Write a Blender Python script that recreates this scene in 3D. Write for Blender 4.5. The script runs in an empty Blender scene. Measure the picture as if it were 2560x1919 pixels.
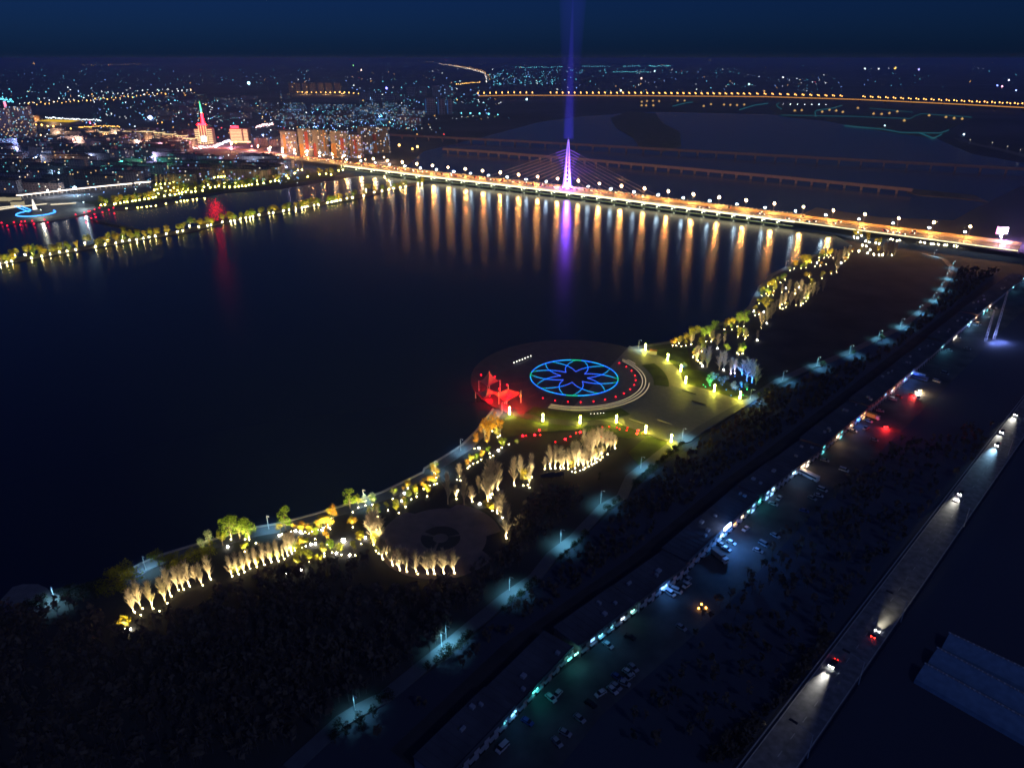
import bpy, bmesh, math, random
from mathutils import Vector, Matrix
R_ = random.Random(7)
sc = bpy.context.scene
COL = sc.collection
# ---------------------------------------------------------------- camera, sky, moon, exposure
F, PITCH, HC = 1775.0, math.radians(24.65), 200.0
cd = bpy.data.cameras.new('camera'); cam = bpy.data.objects.new('camera', cd); COL.objects.link(cam)
cam.location = (0, 0, HC); cam.rotation_euler = (math.pi/2-PITCH, 0, 0)
cd.sensor_width = 36; cd.lens = 36*F/2560; cd.clip_start = 1; cd.clip_end = 400000
sc.camera = cam
W = bpy.data.worlds.new('World'); sc.world = W; W.use_nodes = True
wn = W.node_tree; bg = wn.nodes['Background']
sky = wn.nodes.new('ShaderNodeTexSky'); sky.sky_type = 'NISHITA'; sky.sun_disc = False
SUN_E, SUN_R = math.radians(30), math.radians(140)   # the moon stands where the sun would
sky.sun_elevation = SUN_E; sky.sun_rotation = SUN_R
tint = wn.nodes.new('ShaderNodeMix'); tint.data_type = 'RGBA'; tint.blend_type = 'MULTIPLY'; tint.inputs[0].default_value = 1
wn.links.new(sky.outputs[0], tint.inputs[6]); tint.inputs[7].default_value = (.06, .23, 1, 1)
wn.links.new(tint.outputs[2], bg.inputs[0]); bg.inputs[1].default_value = 0.0125
sd = bpy.data.lights.new('moon', 'SUN'); sd.energy = 0.17; sd.angle = math.radians(3); sd.color = (.42, .5, 1)
so = bpy.data.objects.new('moon', sd); COL.objects.link(so); so.rotation_euler = (math.radians(50), 0, math.radians(40))
sc.view_settings.view_transform = 'Standard'; sc.view_settings.look = 'None'
sc.view_settings.exposure = 0; sc.view_settings.gamma = 1
cy = sc.cycles
cy.use_denoising = True; cy.use_light_tree = True; cy.max_bounces = 4; cy.diffuse_bounces = 1; cy.glossy_bounces = 2
cy.transparent_max_bounces = 6; cy.volume_bounces = 1; cy.sample_clamp_indirect = 4; cy.caustics_reflective = False; cy.caustics_refractive = False
try: cy.denoiser = 'OPENIMAGEDENOISE'
except Exception: pass
cy.filter_width = 1.7
# ---------------------------------------------------------------- helpers
def G(px, py, z=0.0):
    x = (px-1280)/F; v = (959.5-py)/F
    dy = math.cos(PITCH)+v*math.sin(PITCH); dz = -math.sin(PITCH)+v*math.cos(PITCH)
    t = (HC-z)/-dz
    return Vector((x*t, dy*t, z))
def Hh(px, py, ty):                    # height above ground of a thing whose foot is at py and whose top is at ty
    Y = G(px, py).y; v = (959.5-ty)/F
    return HC+(-math.sin(PITCH)+v*math.cos(PITCH))*Y/(math.cos(PITCH)+v*math.sin(PITCH))
class Z:
    def __init__(s, x, y, w): s.x, s.y, s.s = x, y, w/2211
    def __call__(s, a, b): return s.x+a*s.s, s.y+b*s.s
    def g(s, a, b, z=0.0): return G(*s(a, b), z)
A = Z(0,100,640); B = Z(640,100,640); C = Z(1280,100,640); E_ = Z(1920,100,640)
F1 = Z(0,380,560); F2 = Z(560,380,560); F3 = Z(1120,300,560); F4 = Z(1680,500,560); F5 = Z(1140,840,560)
F6 = Z(1500,800,560); F7 = Z(1000,1020,560); F8 = Z(500,1160,560); K1 = Z(0,1300,640); K2 = Z(560,1450,640)
K3 = Z(1100,1439,640); K4 = Z(1560,1150,500); K5 = Z(1960,800,600); K6 = Z(2060,1150,500); K7 = Z(1740,1439,820); K8 = Z(2060,560,500)
D = Z(0,0,2560*2211/2212)
_M = {}
def mat(name, col, rough=.8, var=.25, scale=.5, **k):
    if name in _M: return _M[name]
    m = bpy.data.materials.new(name); m.use_nodes = True; nt = m.node_tree; b = nt.nodes['Principled BSDF']
    b.inputs['Roughness'].default_value = rough
    tc = nt.nodes.new('ShaderNodeTexCoord'); nz = nt.nodes.new('ShaderNodeTexNoise'); nz.inputs['Scale'].default_value = scale
    nz.inputs['Detail'].default_value = 4
    nt.links.new(tc.outputs['Object'], nz.inputs['Vector'])
    r = nt.nodes.new('ShaderNodeValToRGB'); nt.links.new(nz.outputs[0], r.inputs[0])
    r.color_ramp.elements[0].position = .3; r.color_ramp.elements[1].position = .7
    r.color_ramp.elements[0].color = [c*(1-var) for c in col]+[1]; r.color_ramp.elements[1].color = [min(1, c*(1+var)) for c in col]+[1]
    nt.links.new(r.outputs[0], b.inputs['Base Color'])
    if k.get('metal'): b.inputs['Metallic'].default_value = k['metal']
    _M[name] = m; return m
def emi(name, col, s, lit=False):
    if name in _M: return _M[name]
    m = bpy.data.materials.new(name); m.use_nodes = True; nt = m.node_tree; nt.nodes.clear()
    o = nt.nodes.new('ShaderNodeOutputMaterial'); e = nt.nodes.new('ShaderNodeEmission')
    e.inputs[0].default_value = (*col, 1); e.inputs[1].default_value = s; nt.links.new(e.outputs[0], o.inputs[0])
    m.cycles.emission_sampling = 'FRONT' if lit else 'NONE'
    _M[name] = m; return m
class MB:
    def __init__(s): s.v = []; s.f = []; s.m = []
    def face(s, pts, m=0):
        n = len(s.v); s.v += [tuple(p) for p in pts]; s.f.append(tuple(range(n, n+len(pts)))); s.m.append(m)
    def box(s, c, d, rz=0, m=0):
        ca, sa = math.cos(rz), math.sin(rz); n = len(s.v)
        for z in (-.5, .5):
            for x, y in ((-.5,-.5),(.5,-.5),(.5,.5),(-.5,.5)):
                X, Y = x*d[0], y*d[1]; s.v.append((c[0]+X*ca-Y*sa, c[1]+X*sa+Y*ca, c[2]+z*d[2]))
        for q in ((0,3,2,1),(4,5,6,7),(0,1,5,4),(1,2,6,5),(2,3,7,6),(3,0,4,7)):
            s.f.append(tuple(n+i for i in q)); s.m.append(m)
    def tube(s, a, b, r0, r1=None, k=5, m=0, cap=False):
        r1 = r0 if r1 is None else r1; a = Vector(a); b = Vector(b); d = (b-a).normalized()
        u = d.cross(Vector((0,0,1)) if abs(d.z) < .9 else Vector((1,0,0))).normalized(); w = d.cross(u); n = len(s.v)
        for c, r in ((a, r0), (b, r1)):
            for i in range(k):
                t = 2*math.pi*i/k; s.v.append(tuple(c+u*math.cos(t)*r+w*math.sin(t)*r))
        for i in range(k):
            j = (i+1) % k; s.f.append((n+i, n+j, n+k+j, n+k+i)); s.m.append(m)
        if cap:
            s.f.append(tuple(n+k+i for i in range(k))); s.m.append(m); s.f.append(tuple(n+k-1-i for i in range(k))); s.m.append(m)
    def ball(s, c, r, m=0, k=6, h=1.0):
        n = len(s.v); rings = 3
        s.v.append((c[0], c[1], c[2]-r*h))
        for j in range(1, rings):
            a = math.pi*j/rings
            for i in range(k):
                t = 2*math.pi*i/k; s.v.append((c[0]+r*math.sin(a)*math.cos(t), c[1]+r*math.sin(a)*math.sin(t), c[2]-r*h*math.cos(a)))
        s.v.append((c[0], c[1], c[2]+r*h)); top = len(s.v)-1
        for i in range(k):
            j = (i+1) % k
            s.f += [(n, n+1+j, n+1+i), (n+1+i, n+1+j, n+1+k+j, n+1+k+i), (n+1+k+i, n+1+k+j, top)]; s.m += [m]*3
    def octa(s, c, r, m=0):
        n = len(s.v); x, y, z = c
        s.v += [(x+r,y,z),(x,y+r,z),(x-r,y,z),(x,y-r,z),(x,y,z+r),(x,y,z-r)]
        for i in range(4):
            j = (i+1) % 4; s.f += [(n+i,n+j,n+4),(n+j,n+i,n+5)]; s.m += [m]*2
    def prism(s, poly, z0, z1, m=0, mt=None):
        a = sum(poly[i][0]*poly[(i+1) % len(poly)][1]-poly[(i+1) % len(poly)][0]*poly[i][1] for i in range(len(poly)))
        if a < 0: poly = poly[::-1]
        s.face([(p[0], p[1], z1) for p in poly], m if mt is None else mt)
        for i in range(len(poly)):
            p, q = poly[i], poly[(i+1) % len(poly)]
            s.face([(p[0],p[1],z0),(q[0],q[1],z0),(q[0],q[1],z1),(p[0],p[1],z1)], m)
    def build(s, name, mats, parent=None, **pr):
        me = bpy.data.meshes.new(name); me.from_pydata(s.v, [], s.f)
        if not isinstance(mats, (list, tuple)): mats = [mats]
        for q in mats: me.materials.append(q)
        me.polygons.foreach_set('material_index', s.m); me.update()
        o = bpy.data.objects.new(name, me); COL.objects.link(o)
        if parent: o.parent = parent
        for k, v in pr.items(): o[k] = v
        return o
def empty(name, loc=(0,0,0), rz=0, sc_=1.0, **pr):
    o = bpy.data.objects.new(name, None); COL.objects.link(o); o.location = loc; o.rotation_euler = (0, 0, rz)
    o.scale = sc_ if isinstance(sc_, tuple) else (sc_,)*3; o.empty_display_size = .1
    for k, v in pr.items(): o[k] = v
    return o
def sheet(name, poly, z, m, kind='structure', z0=None, **pr):
    b = MB()
    if z0 is None:
        a = sum(poly[i][0]*poly[(i+1) % len(poly)][1]-poly[(i+1) % len(poly)][0]*poly[i][1] for i in range(len(poly)))
        b.face([(p[0], p[1], z) for p in (poly if a > 0 else poly[::-1])])
    else: b.prism([(p[0], p[1]) for p in poly], z0, z)
    if kind: pr['kind'] = kind
    return b.build(name, m, **pr)
def strip(pts, w, z=0.0, side=0):      # polygon of a ribbon along pts; side -1/0/1 puts the ribbon left / centred / right of the line
    L, Rr = [], []
    for i, p in enumerate(pts):
        a = pts[max(0, i-1)]; b = pts[min(len(pts)-1, i+1)]
        d = Vector((b[0]-a[0], b[1]-a[1], 0)).normalized(); n = Vector((-d.y, d.x, 0))
        l, r = {0: (.5, .5), -1: (1, 0), 1: (0, 1)}[side]
        L.append(Vector((p[0], p[1], 0))+n*w*l); Rr.append(Vector((p[0], p[1], 0))-n*w*r)
    return L, Rr
def ribbon(name, pts, w, z, m, side=0, z0=None, **pr):
    L, Rr = strip(pts, w, side=side); b = MB()
    for i in range(len(L)-1):
        b.face([(Rr[i].x, Rr[i].y, z), (Rr[i+1].x, Rr[i+1].y, z), (L[i+1].x, L[i+1].y, z), (L[i].x, L[i].y, z)])
        if z0 is not None:
            for e in (L, Rr): b.face([(e[i].x, e[i].y, z0), (e[i+1].x, e[i+1].y, z0), (e[i+1].x, e[i+1].y, z), (e[i].x, e[i].y, z)])
    return b.build(name, m, **pr)
_O = ['', 'first', 'second', 'third', 'fourth', 'fifth', 'sixth', 'seventh', 'eighth', 'ninth', 'tenth', 'eleventh', 'twelfth', 'thirteenth', 'fourteenth', 'fifteenth', 'sixteenth', 'seventeenth', 'eighteenth', 'nineteenth']
_T = ['', '', 'twenty', 'thirty', 'forty', 'fifty', 'sixty', 'seventy', 'eighty', 'ninety']
def nth(n):
    if n >= 100: return 'hundred'+('th' if n == 100 else '-and-'+nth(n-100))
    if n < 20: return _O[n]
    t, u = divmod(n, 10)
    return (_T[t][:-1]+'ieth') if u == 0 else _T[t]+'-'+_O[u]
def copy_tree(o, parent=None):
    c = o.copy(); COL.objects.link(c); c.parent = parent
    for ch in o.children: copy_tree(ch, c)
    return c
def on_line(pl, px, z):                # point of polyline pl (2D) at height z seen in picture column px
    def prx(P): 
        dep = P[1]*math.cos(PITCH)+(HC-z)*math.sin(PITCH); return 1280+F*P[0]/dep
    for i in range(len(pl)-1):
        a, b = pl[i], pl[i+1]
        if prx(a) <= px <= prx(b):
            lo, hi = 0., 1.
            for _ in range(30):
                t = (lo+hi)/2; P = (a[0]+(b[0]-a[0])*t, a[1]+(b[1]-a[1])*t)
                if prx(P) < px: lo = t
                else: hi = t
            return Vector((P[0], P[1], z))
    return None
# ---------------------------------------------------------------- materials
M = {
 'ground': mat('soil', (.045,.045,.04), .95, .5, .03), 'far': mat('fields', (.07,.08,.11), .95, .6, .002),
 'grass': mat('lawn', (.06,.085,.02), .95, .4, .1), 'pave': mat('paving', (.22,.21,.19), .6, .12, .3),
 'pave2': mat('brown_paving', (.22,.17,.14), .8, .15, .2), 'path': mat('path_concrete', (.13,.135,.14), .7, .12, .2),
 'asphalt': mat('asphalt', (.21,.205,.20), .75, .4, .35), 'deck': mat('bridge_asphalt', (.30,.22,.11), .6, .15, .1),
 'conc': mat('concrete', (.38,.36,.33), .8, .12, .3), 'vconc': mat('pink_concrete', (.24,.19,.19), .8, .1, .1),
 'white': mat('white_paint', (.75,.75,.75), .5, .05), 'dark': mat('dark_metal', (.04,.04,.045), .5, .1),
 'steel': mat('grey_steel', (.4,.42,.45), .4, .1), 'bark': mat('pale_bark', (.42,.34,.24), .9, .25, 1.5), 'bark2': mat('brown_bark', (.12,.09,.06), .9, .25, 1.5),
 'roof': mat('roof_felt', (.10,.10,.11), .9, .3, .1), 'marking': mat('road_paint', (.6,.6,.55), .6, .2, .5),
 'sand': mat('bank_earth', (.13,.11,.08), .95, .3, .05), 'red': mat('red_panel', (.30,.05,.035), .7, .1), 'orange': mat('orange_panel', (.33,.17,.04), .7, .1),
 'cream': mat('cream_wall', (.21,.20,.19), .8, .1), 'grey_wall': mat('grey_wall', (.42,.38,.42), .85, .2, .1), 'pink_wall': mat('pink_wall', (.45,.3,.27), .85, .12, .1),
 'brown_wall': mat('brown_wall', (.28,.2,.17), .85, .15, .1), 'glass': mat('dark_glass', (.02,.025,.03), .15, .1),
 'film': mat('plastic_film', (.22,.36,.5), .25, .15, .4), 'tire': mat('rubber', (.02,.02,.02), .8, .1),
}
def leafmat(name, col):
    m = bpy.data.materials.new(name); m.use_nodes = True; nt = m.node_tree; nt.nodes.clear()
    o = nt.nodes.new('ShaderNodeOutputMaterial'); d = nt.nodes.new('ShaderNodeBsdfDiffuse'); t = nt.nodes.new('ShaderNodeBsdfTranslucent'); x = nt.nodes.new('ShaderNodeMixShader')
    tc = nt.nodes.new('ShaderNodeTexCoord'); nz = nt.nodes.new('ShaderNodeTexNoise'); nz.inputs['Scale'].default_value = .8; nt.links.new(tc.outputs['Object'], nz.inputs['Vector'])
    r = nt.nodes.new('ShaderNodeValToRGB'); nt.links.new(nz.outputs[0], r.inputs[0]); r.color_ramp.elements[0].position = .35; r.color_ramp.elements[1].position = .65
    r.color_ramp.elements[0].color = [c*.65 for c in col]+[1]; r.color_ramp.elements[1].color = [c*1.35 for c in col]+[1]
    nt.links.new(r.outputs[0], d.inputs[0]); nt.links.new(r.outputs[0], t.inputs[0]); x.inputs[0].default_value = .5
    nt.links.new(d.outputs[0], x.inputs[1]); nt.links.new(t.outputs[0], x.inputs[2]); nt.links.new(x.outputs[0], o.inputs[0]); return m
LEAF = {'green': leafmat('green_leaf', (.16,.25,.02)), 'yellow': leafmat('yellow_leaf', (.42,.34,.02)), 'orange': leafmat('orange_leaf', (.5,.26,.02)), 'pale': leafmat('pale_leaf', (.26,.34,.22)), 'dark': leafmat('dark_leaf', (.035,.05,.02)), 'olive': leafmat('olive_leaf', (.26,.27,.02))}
EM = {
 'up': emi('uplight_glow', (1,.80,.40), 60, True), 'upbig': emi('flood_glow', (1,.9,.75), 75, True), 'upy': emi('yellow_uplight_glow', (1,.85,.4), 22),
 'red': emi('red_glow', (1,.004,.015), 8), 'redbig': emi('red_flood_glow', (1,.004,.012), 30),
 'blue': emi('blue_uplight_glow', (.06,.3,1), 3), 'green': emi('green_uplight_glow', (.05,1,.35), 4), 'viol': emi('violet_uplight_glow', (.75,.7,1), 20),
 'sod': emi('sodium_glow', (1,.44,.11), 2600, True), 'lampw': emi('white_lamp_glow', (.5,.75,1), 190, True),
 'band': emi('edge_light_glow', (1,.87,.5), 3.0, True), 'dots': emi('rail_light_glow', (1,.78,.45), 3),
 'w': emi('window_white', (1,.9,.75), 2.2), 'b': emi('window_blue', (.25,.55,1), 2.2), 't': emi('window_teal', (.15,.75,.8), 1.6), 'y': emi('window_warm', (1,.62,.25), 2), 'p': emi('window_violet', (.5,.45,1), 2),
 'fw': emi('distant_white', (.85,.95,1), 12), 'ft': emi('distant_teal', (.15,.75,.95), 10), 'fb': emi('distant_blue', (.2,.4,1), 12), 'fo': emi('distant_orange', (1,.5,.1), 14), 'fg': emi('distant_green', (.5,1,.3), 8), 'fr': emi('distant_red', (1,.05,.05), 14),
}
# ---------------------------------------------------------------- ground, water, banks, paths
S = 170000
g = MB(); N_ = 24
for i in range(N_):
    for j in range(N_):
        x0 = -S+2*S*i/N_; x1 = -S+2*S*(i+1)/N_; y0 = -3000+S*j/N_; y1 = -3000+S*(j+1)/N_
        g.face([(x0,y0,0),(x1,y0,0),(x1,y1,0),(x0,y1,0)])
g.build('ground', M['far'], kind='structure')
wm = bpy.data.materials.new('water'); wm.use_nodes = True; nt = wm.node_tree; nt.nodes.clear()
# wind waves run along the lake: their slopes are steep one way and gentle the other, which draws lamp reflections out into streaks
wo = nt.nodes.new('ShaderNodeOutputMaterial'); wg = nt.nodes.new('ShaderNodeBsdfAnisotropic'); wg.distribution = 'BECKMANN'; wg.inputs['Roughness'].default_value = .25; wg.inputs['Anisotropy'].default_value = .05
wg.inputs['Color'].default_value = (1, 1, 1, 1)
tv = nt.nodes.new('ShaderNodeCombineXYZ'); tv.inputs[0].default_value = 1; nt.links.new(tv.outputs[0], wg.inputs['Tangent'])
wd = nt.nodes.new('ShaderNodeBsdfDiffuse'); wd.inputs[0].default_value = (.016, .024, .046, 1)
fr = nt.nodes.new('ShaderNodeFresnel'); fr.inputs[0].default_value = 1.33; mx = nt.nodes.new('ShaderNodeMixShader')
tc = nt.nodes.new('ShaderNodeTexCoord'); mp = nt.nodes.new('ShaderNodeMapping'); mp.inputs['Scale'].default_value = (.12, .3, .3); nt.links.new(tc.outputs['Object'], mp.inputs[0])
nz = nt.nodes.new('ShaderNodeTexNoise'); nz.inputs['Scale'].default_value = 1; nz.inputs['Detail'].default_value = 4; nt.links.new(mp.outputs[0], nz.inputs['Vector'])
bm_ = nt.nodes.new('ShaderNodeBump'); bm_.inputs['Strength'].default_value = .035; bm_.inputs['Distance'].default_value = .5; nt.links.new(nz.outputs[0], bm_.inputs['Height']); nt.links.new(bm_.outputs[0], wg.inputs['Normal'])
nt.links.new(fr.outputs[0], mx.inputs[0]); nt.links.new(wd.outputs[0], mx.inputs[1]); nt.links.new(wg.outputs[0], mx.inputs[2]); nt.links.new(mx.outputs[0], wo.inputs[0])
PC = G(1435, 944)                       # centre of the round lakeside plaza
shoreA = [G(-500,1790), G(-200,1640), G(0,1531), G(60,1488), G(140,1470)]
shore_low = [G(*q) for q in [(140,1470),(300,1440),(352,1412),(400,1390),(500,1360),(640,1320)]]+[F8.g(*q) for q in [(750,600),(1100,510),(1420,415),(1800,285),(2211,85)]]+[F7.g(*q) for q in [(250,600),(450,480),(620,370),(760,230),(850,120),(930,10)]]
shore_right = [F4.g(*q) for q in [(-420,1450),(0,1390),(180,1310),(350,1240),(500,1210),(650,1150),(760,1040),(800,950),(870,840),(960,740),(1100,670),(1220,610),(1400,540),(1600,505),(1720,490),(1780,455),(1700,400),(1570,330),(1350,290),(1100,250)]]
far_r = [G(*q) for q in [(1990,543),(2040,519),(2200,543),(2383,551),(2440,520),(2560,462),(2760,430),(2700,410),(2560,408),(2430,385),(2340,346),(2110,305),(1920,286),(1640,280)]]
far_l = [G(*q) for q in [(1560,284),(1450,292),(1350,305),(1200,345),(1060,378),(1005,425),(985,436)]]
canal = [G(*q) for q in [(884,443),(813,455),(702,474),(560,484),(380,524),(260,530),(190,545),(119,557),(0,564),(-300,590),(-700,640)]]
water = [G(-900,900)]+shoreA+shore_low[1:]+shore_right+far_r+far_l+canal
sheet('lake_water', water, .05, wm)
sheet('river_island', [C.g(*q) for q in [(850,680),(1000,620),(1240,640),(1300,720),(1450,800),(1460,920),(1300,965),(1100,930),(1050,850),(900,760)]], 1.2, M['sand'], z0=0.0)
k9 = [E_.g(*q) for q in [(1250,1290),(1780,1345),(1900,1400),(1640,1370),(1300,1345),(1200,1315)]]
sheet('river_spit', k9, 1.0, M['sand'], z0=0.0)
sheet('fish_pond_bank', [E_.g(*q) for q in [(100,650),(0,590),(100,540),(660,560),(420,610),(400,660),(1230,680),(1320,640),(1760,680),(1500,800),(1430,850),(1000,790),(500,700),(150,665)]], .6, M['sand'], z0=0.0)
dam_pts = [G(-250,702), F1.g(0,1118), F1.g(320,1065), F1.g(760,985), F1.g(1350,880), F1.g(1870,800), F2.g(0,708), F2.g(700,577), F2.g(1200,490), F2.g(1700,370), F2.g(1950,320), F2.g(2150,300), G(1140,446)]
ribbon('dam_bank', dam_pts, 20, 1.0, M['sand'], side=-1, z0=0, kind='structure')
ribbon('dam_path', [p+Vector((0,0,0)) for p in dam_pts], 4, 1.03, M['path'], side=-1, kind='structure')
# near park
lawn_poly = shoreA[2:]+shore_low[1:]+[G(1573,867)]+shore_right[1:19]+[K8.g(600,260), K8.g(1300,330), K8.g(1460,470), K8.g(1300,760), K8.g(1050,1000), K5.g(600,300), F6.g(1540,780), F5.g(1900,1380), F7.g(1400,1658), K2.g(1900,700), K2.g(900,1400), G(560,1990), G(-400,1990)]
sheet('park_ground', lawn_poly, .03, M['ground'])
prom = shore_low[1:]
ribbon('lakeside_promenade', prom, 6.5, .12, M['path'], side=1, z0=0, kind='structure')
ribbon('embankment', prom, 1.2, .5, M['conc'], side=-1, z0=0, kind='structure')
ribbon('lakeside_path', shore_right[:13], 4.5, .12, M['path'], side=1, z0=0, kind='structure')
sheet('stepped_quay', [K1.g(*q) for q in [(1205,370),(1300,338),(1390,325),(1355,405),(1205,465)]], .35, M['path'], z0=0)
sheet('round_terrace', [K1.g(*q) for q in [(0,800),(0,700),(110,580),(200,555),(330,555),(410,590),(445,640),(500,625),(520,690),(440,770),(330,800),(200,770)]], .3, M['pave'], z0=0)
def circ(c, r, a0=0, a1=360, n=72):
    return [Vector((c[0]+r*math.cos(math.radians(a0+(a1-a0)*i/n)), c[1]+r*math.sin(math.radians(a0+(a1-a0)*i/n)), 0)) for i in range(n+(a1-a0 < 359))]
sheet('round_plaza', circ(PC, 71), .5, mat('dark_paving', (.06,.062,.07), .6, .2, .15), z0=0)
espl = [(290,262),(445,295),(590,360),(700,425),(790,515),(825,628),(1130,712),(1385,800),(1540,775),(1390,870),(1000,1075),(830,1195),(700,1212),(440,1122),(170,1015),(-100,985),(-300,900)]
sheet('esplanade', [F6.g(*q) for q in espl], .56, M['pave'], z0=0)
b = MB()
for i in range(14):
    for k, r in ((0, 34.6), ): pass
sheet('plaza_lawn', [F5.g(*q) for q in [(545,775),(860,845),(1220,868),(1580,860),(1870,960),(1700,1010),(1200,930),(700,960),(480,1010),(420,860)]], .3, M['grass'], z0=0)
sheet('plaza_lawn', [F6.g(*q) for q in [(480,300),(670,405),(800,515),(850,632),(1120,705),(1370,790),(1480,760),(1200,560),(900,480),(860,260)]], .3, M['grass'], z0=0)
sheet('plaza_lawn', [F5.g(*q) for q in [(1890,985),(2110,1060),(1850,1330),(1700,1150)]], .3, M['grass'], z0=0)
def arcbed(name, c, r0, r1, a0, a1, z, m, **k):
    poly = circ(c, r1, a0, a1, 24)+circ(c, r0, a0, a1, 24)[::-1]
    return sheet(name, poly, z, m, z0=.4, **k)
arcbed('planting_bed', PC, 54, 64, -14, 22, .75, M['grass'])
arcbed('planting_bed', PC, 54, 64, -122, -62, .75, M['grass'])
P2 = Vector((-32.7, 265.8, 0))
poly2 = []
for i in range(60):
    a = i*6; r = 28 if a not in (0,) else 28
    if 330 < a or a < 12: r = 21
    if 80 < a < 128: r = 24
    poly2.append(P2+Vector((r*math.cos(math.radians(a)), r*math.sin(math.radians(a)), 0)))
sheet('paved_circle', poly2, .3, M['pave2'], z0=0)
for a0, a1 in ((20,150),(165,250),(262,372)): arcbed('planting_bed', P2, 3.5, 9, a0, a1, .6, M['ground'])
# city side promenade plaza
sheet('riverside_plaza', [F1.g(*q) for q in [(-300,560),(0,500),(200,485),(480,505),(750,498),(930,525),(950,560),(850,610),(700,650),(470,688),(0,720),(-300,740)]], .8, M['pave'], z0=0)
sheet('riverside_lawn', [F1.g(*q) for q in [(800,500),(1500,400),(2211,320),(2211,390),(1500,500),(980,560)]]+[], .4, M['grass'], z0=0)
sheet('riverside_lawn', [F2.g(*q) for q in [(0,310),(0,365),(560,330),(1100,240),(1180,170),(600,240)]], .4, M['grass'], z0=0)
for pts_, w in (([(150,1500)],0),): pass
cpath = [F1.g(0,705), F1.g(470,670), F1.g(750,625), F1.g(980,560), F1.g(1500,500), F1.g(2211,395), F2.g(560,335), F2.g(1100,250), F2.g(1300,205)]
ribbon('waterside_path', cpath, 5, .9, M['path'], kind='structure')
# small road through the trees, highway
park_rd = [K2.g(560,1640), K2.g(1010,1225), K2.g(1180,1120), K2.g(1380,1020), K2.g(1700,760), K2.g(1900,600), K3.g(200,500), K3.g(560,200), K3.g(820,20), F7.g(1500,1460), F7.g(1720,1290), F7.g(2010,980), F7.g(2190,880), F5.g(1720,1400), F5.g(1900,1260), F5.g(2150,1060), F6.g(850,1190), F6.g(1000,1075), F6.g(1440,820), F6.g(1750,610), F6.g(2080,460), K5.g(310,420), K5.g(600,300), K5.g(870,170), K5.g(1090,60), K8.g(1050,980), K8.g(1210,845), K8.g(1300,720), K8.g(1370,600), K8.g(1410,485), K8.g(1330,400), K8.g(1200,360), K8.g(1080,330)]
ribbon('park_road', park_rd, 5.5, .62, M['path'], z0=0, kind='structure')
hl = [K7.g(330,1290), K7.g(720,770), K7.g(980,430), K7.g(1300,0)]
h0 = Vector((72,151,0)); h1 = Vector((160,240,0)); hd = (h1-h0).normalized(); hn = Vector((hd.y, -hd.x, 0))
hc = [h0+hn*6-hd*60+hd*t for t in (0, 120, 240, 400, 900)]
ribbon('highway', hc, 12.5, .25, M['asphalt'], z0=0, kind='structure')
for off in (-6.0, 5.9): ribbon('road_marking', [p+hn*off for p in hc], .22, .258, M['marking'], kind='structure')
b = MB()
for i in range(70):
    p = hc[0]+hd*(i*9); b.box((p.x, p.y, .262), (3, .16, .006), math.atan2(hd.y, hd.x))
b.build('road_marking', M['marking'], kind='structure')
# service yard in front of the shops
shop_ln = [G(*q, 0) for q in [(1020,2010),(1114,1930),(1242,1820),(1398,1682),(1679,1452),(1786,1350),(1899,1246),(2008,1155),(2109,1064),(2231,966),(2340,877),(2421,804),(2490,740),(2560,686)]]
# straight fit through the shop row
s0 = Vector((-29, 137, 0)); s1 = Vector((160, 331, 0)); s2 = Vector((520, 696, 0))
yard = [(-20,142),(14,185),(68,235),(125,296),(160,330),(255,426),(380,554),(520,694)]
ribbon('service_yard', [Vector((x, y, 0)) for x, y in yard], 22, .04, mat('yard_concrete', (.085,.085,.08), .7, .55, .07), side=1, kind='structure')
ribbon('back_lane', [Vector((x, y, 0)) for x, y in yard], 24, .04, mat('lane_dirt', (.045,.042,.04), .9, .3, .12), side=-1, kind='structure')
# ---------------------------------------------------------------- the lit cable-stayed bridge
NE = [(-900,1860),(-480,1560),(-337,1451),(-152,1310),(0,1205),(130,1108),(251,1012),(366,923),(556,770),(900,480)]
bn = Vector((.6,.8,0)); BW = 46.0
def off(pl, d): return [Vector((x, y, 0))+bn*d for x, y in pl]
FE = [(p.x, p.y) for p in off(NE, BW)]
br = empty('cable_stayed_bridge', (0,0,0), label='long road bridge across the river with a single purple lit needle pylon', category='bridge')
bpts = off(NE[1:9], BW/2)
ribbon('deck', bpts, BW, 8.0, M['deck'], z0=6.2, parent=br)
ribbon('deck_underside', bpts, BW-4, 6.2, M['conc'], parent=br)
ribbon('median_strip', bpts, 1.6, 8.35, M['conc'], z0=8.0, parent=br)
for o_ in (11.5, 34.5):
    ribbon('lane_line', off(NE[1:9], o_), .35, 8.01, M['marking'], parent=br)
ribbon('walkway', off(NE[2:8], -5.5), 3, 3.0, M['conc'], z0=2.4, parent=br)
def vband(name, pl, z0, z1, m, parent, th=.3):
    b = MB()
    for i in range(len(pl)-1):
        a, c = pl[i], pl[i+1]
        for s_ in (0, th):
            o2 = -bn*s_; q = [a+o2, c+o2]
            b.face([(q[0].x,q[0].y,z0),(q[1].x,q[1].y,z0),(q[1].x,q[1].y,z1),(q[0].x,q[0].y,z1)][::1 if s_ else -1])
        b.face([(a.x-bn.x*th,a.y-bn.y*th,z1),(c.x-bn.x*th,c.y-bn.y*th,z1),(c.x,c.y,z1),(a.x,a.y,z1)])
    return b.build(name, m, parent)
vband('edge_light_band', off(NE[2:8], -.2), 6.4, 8.2, EM['band'], br)
vband('edge_light_band', off(NE[7:9], -.2), 7.2, 7.8, EM['band'], br)
vband('green_walkway_light', off(NE[2:8], -7.1), 2.5, 2.8, emi('walkway_glow', (.5,.6,.1), .8), br)
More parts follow.
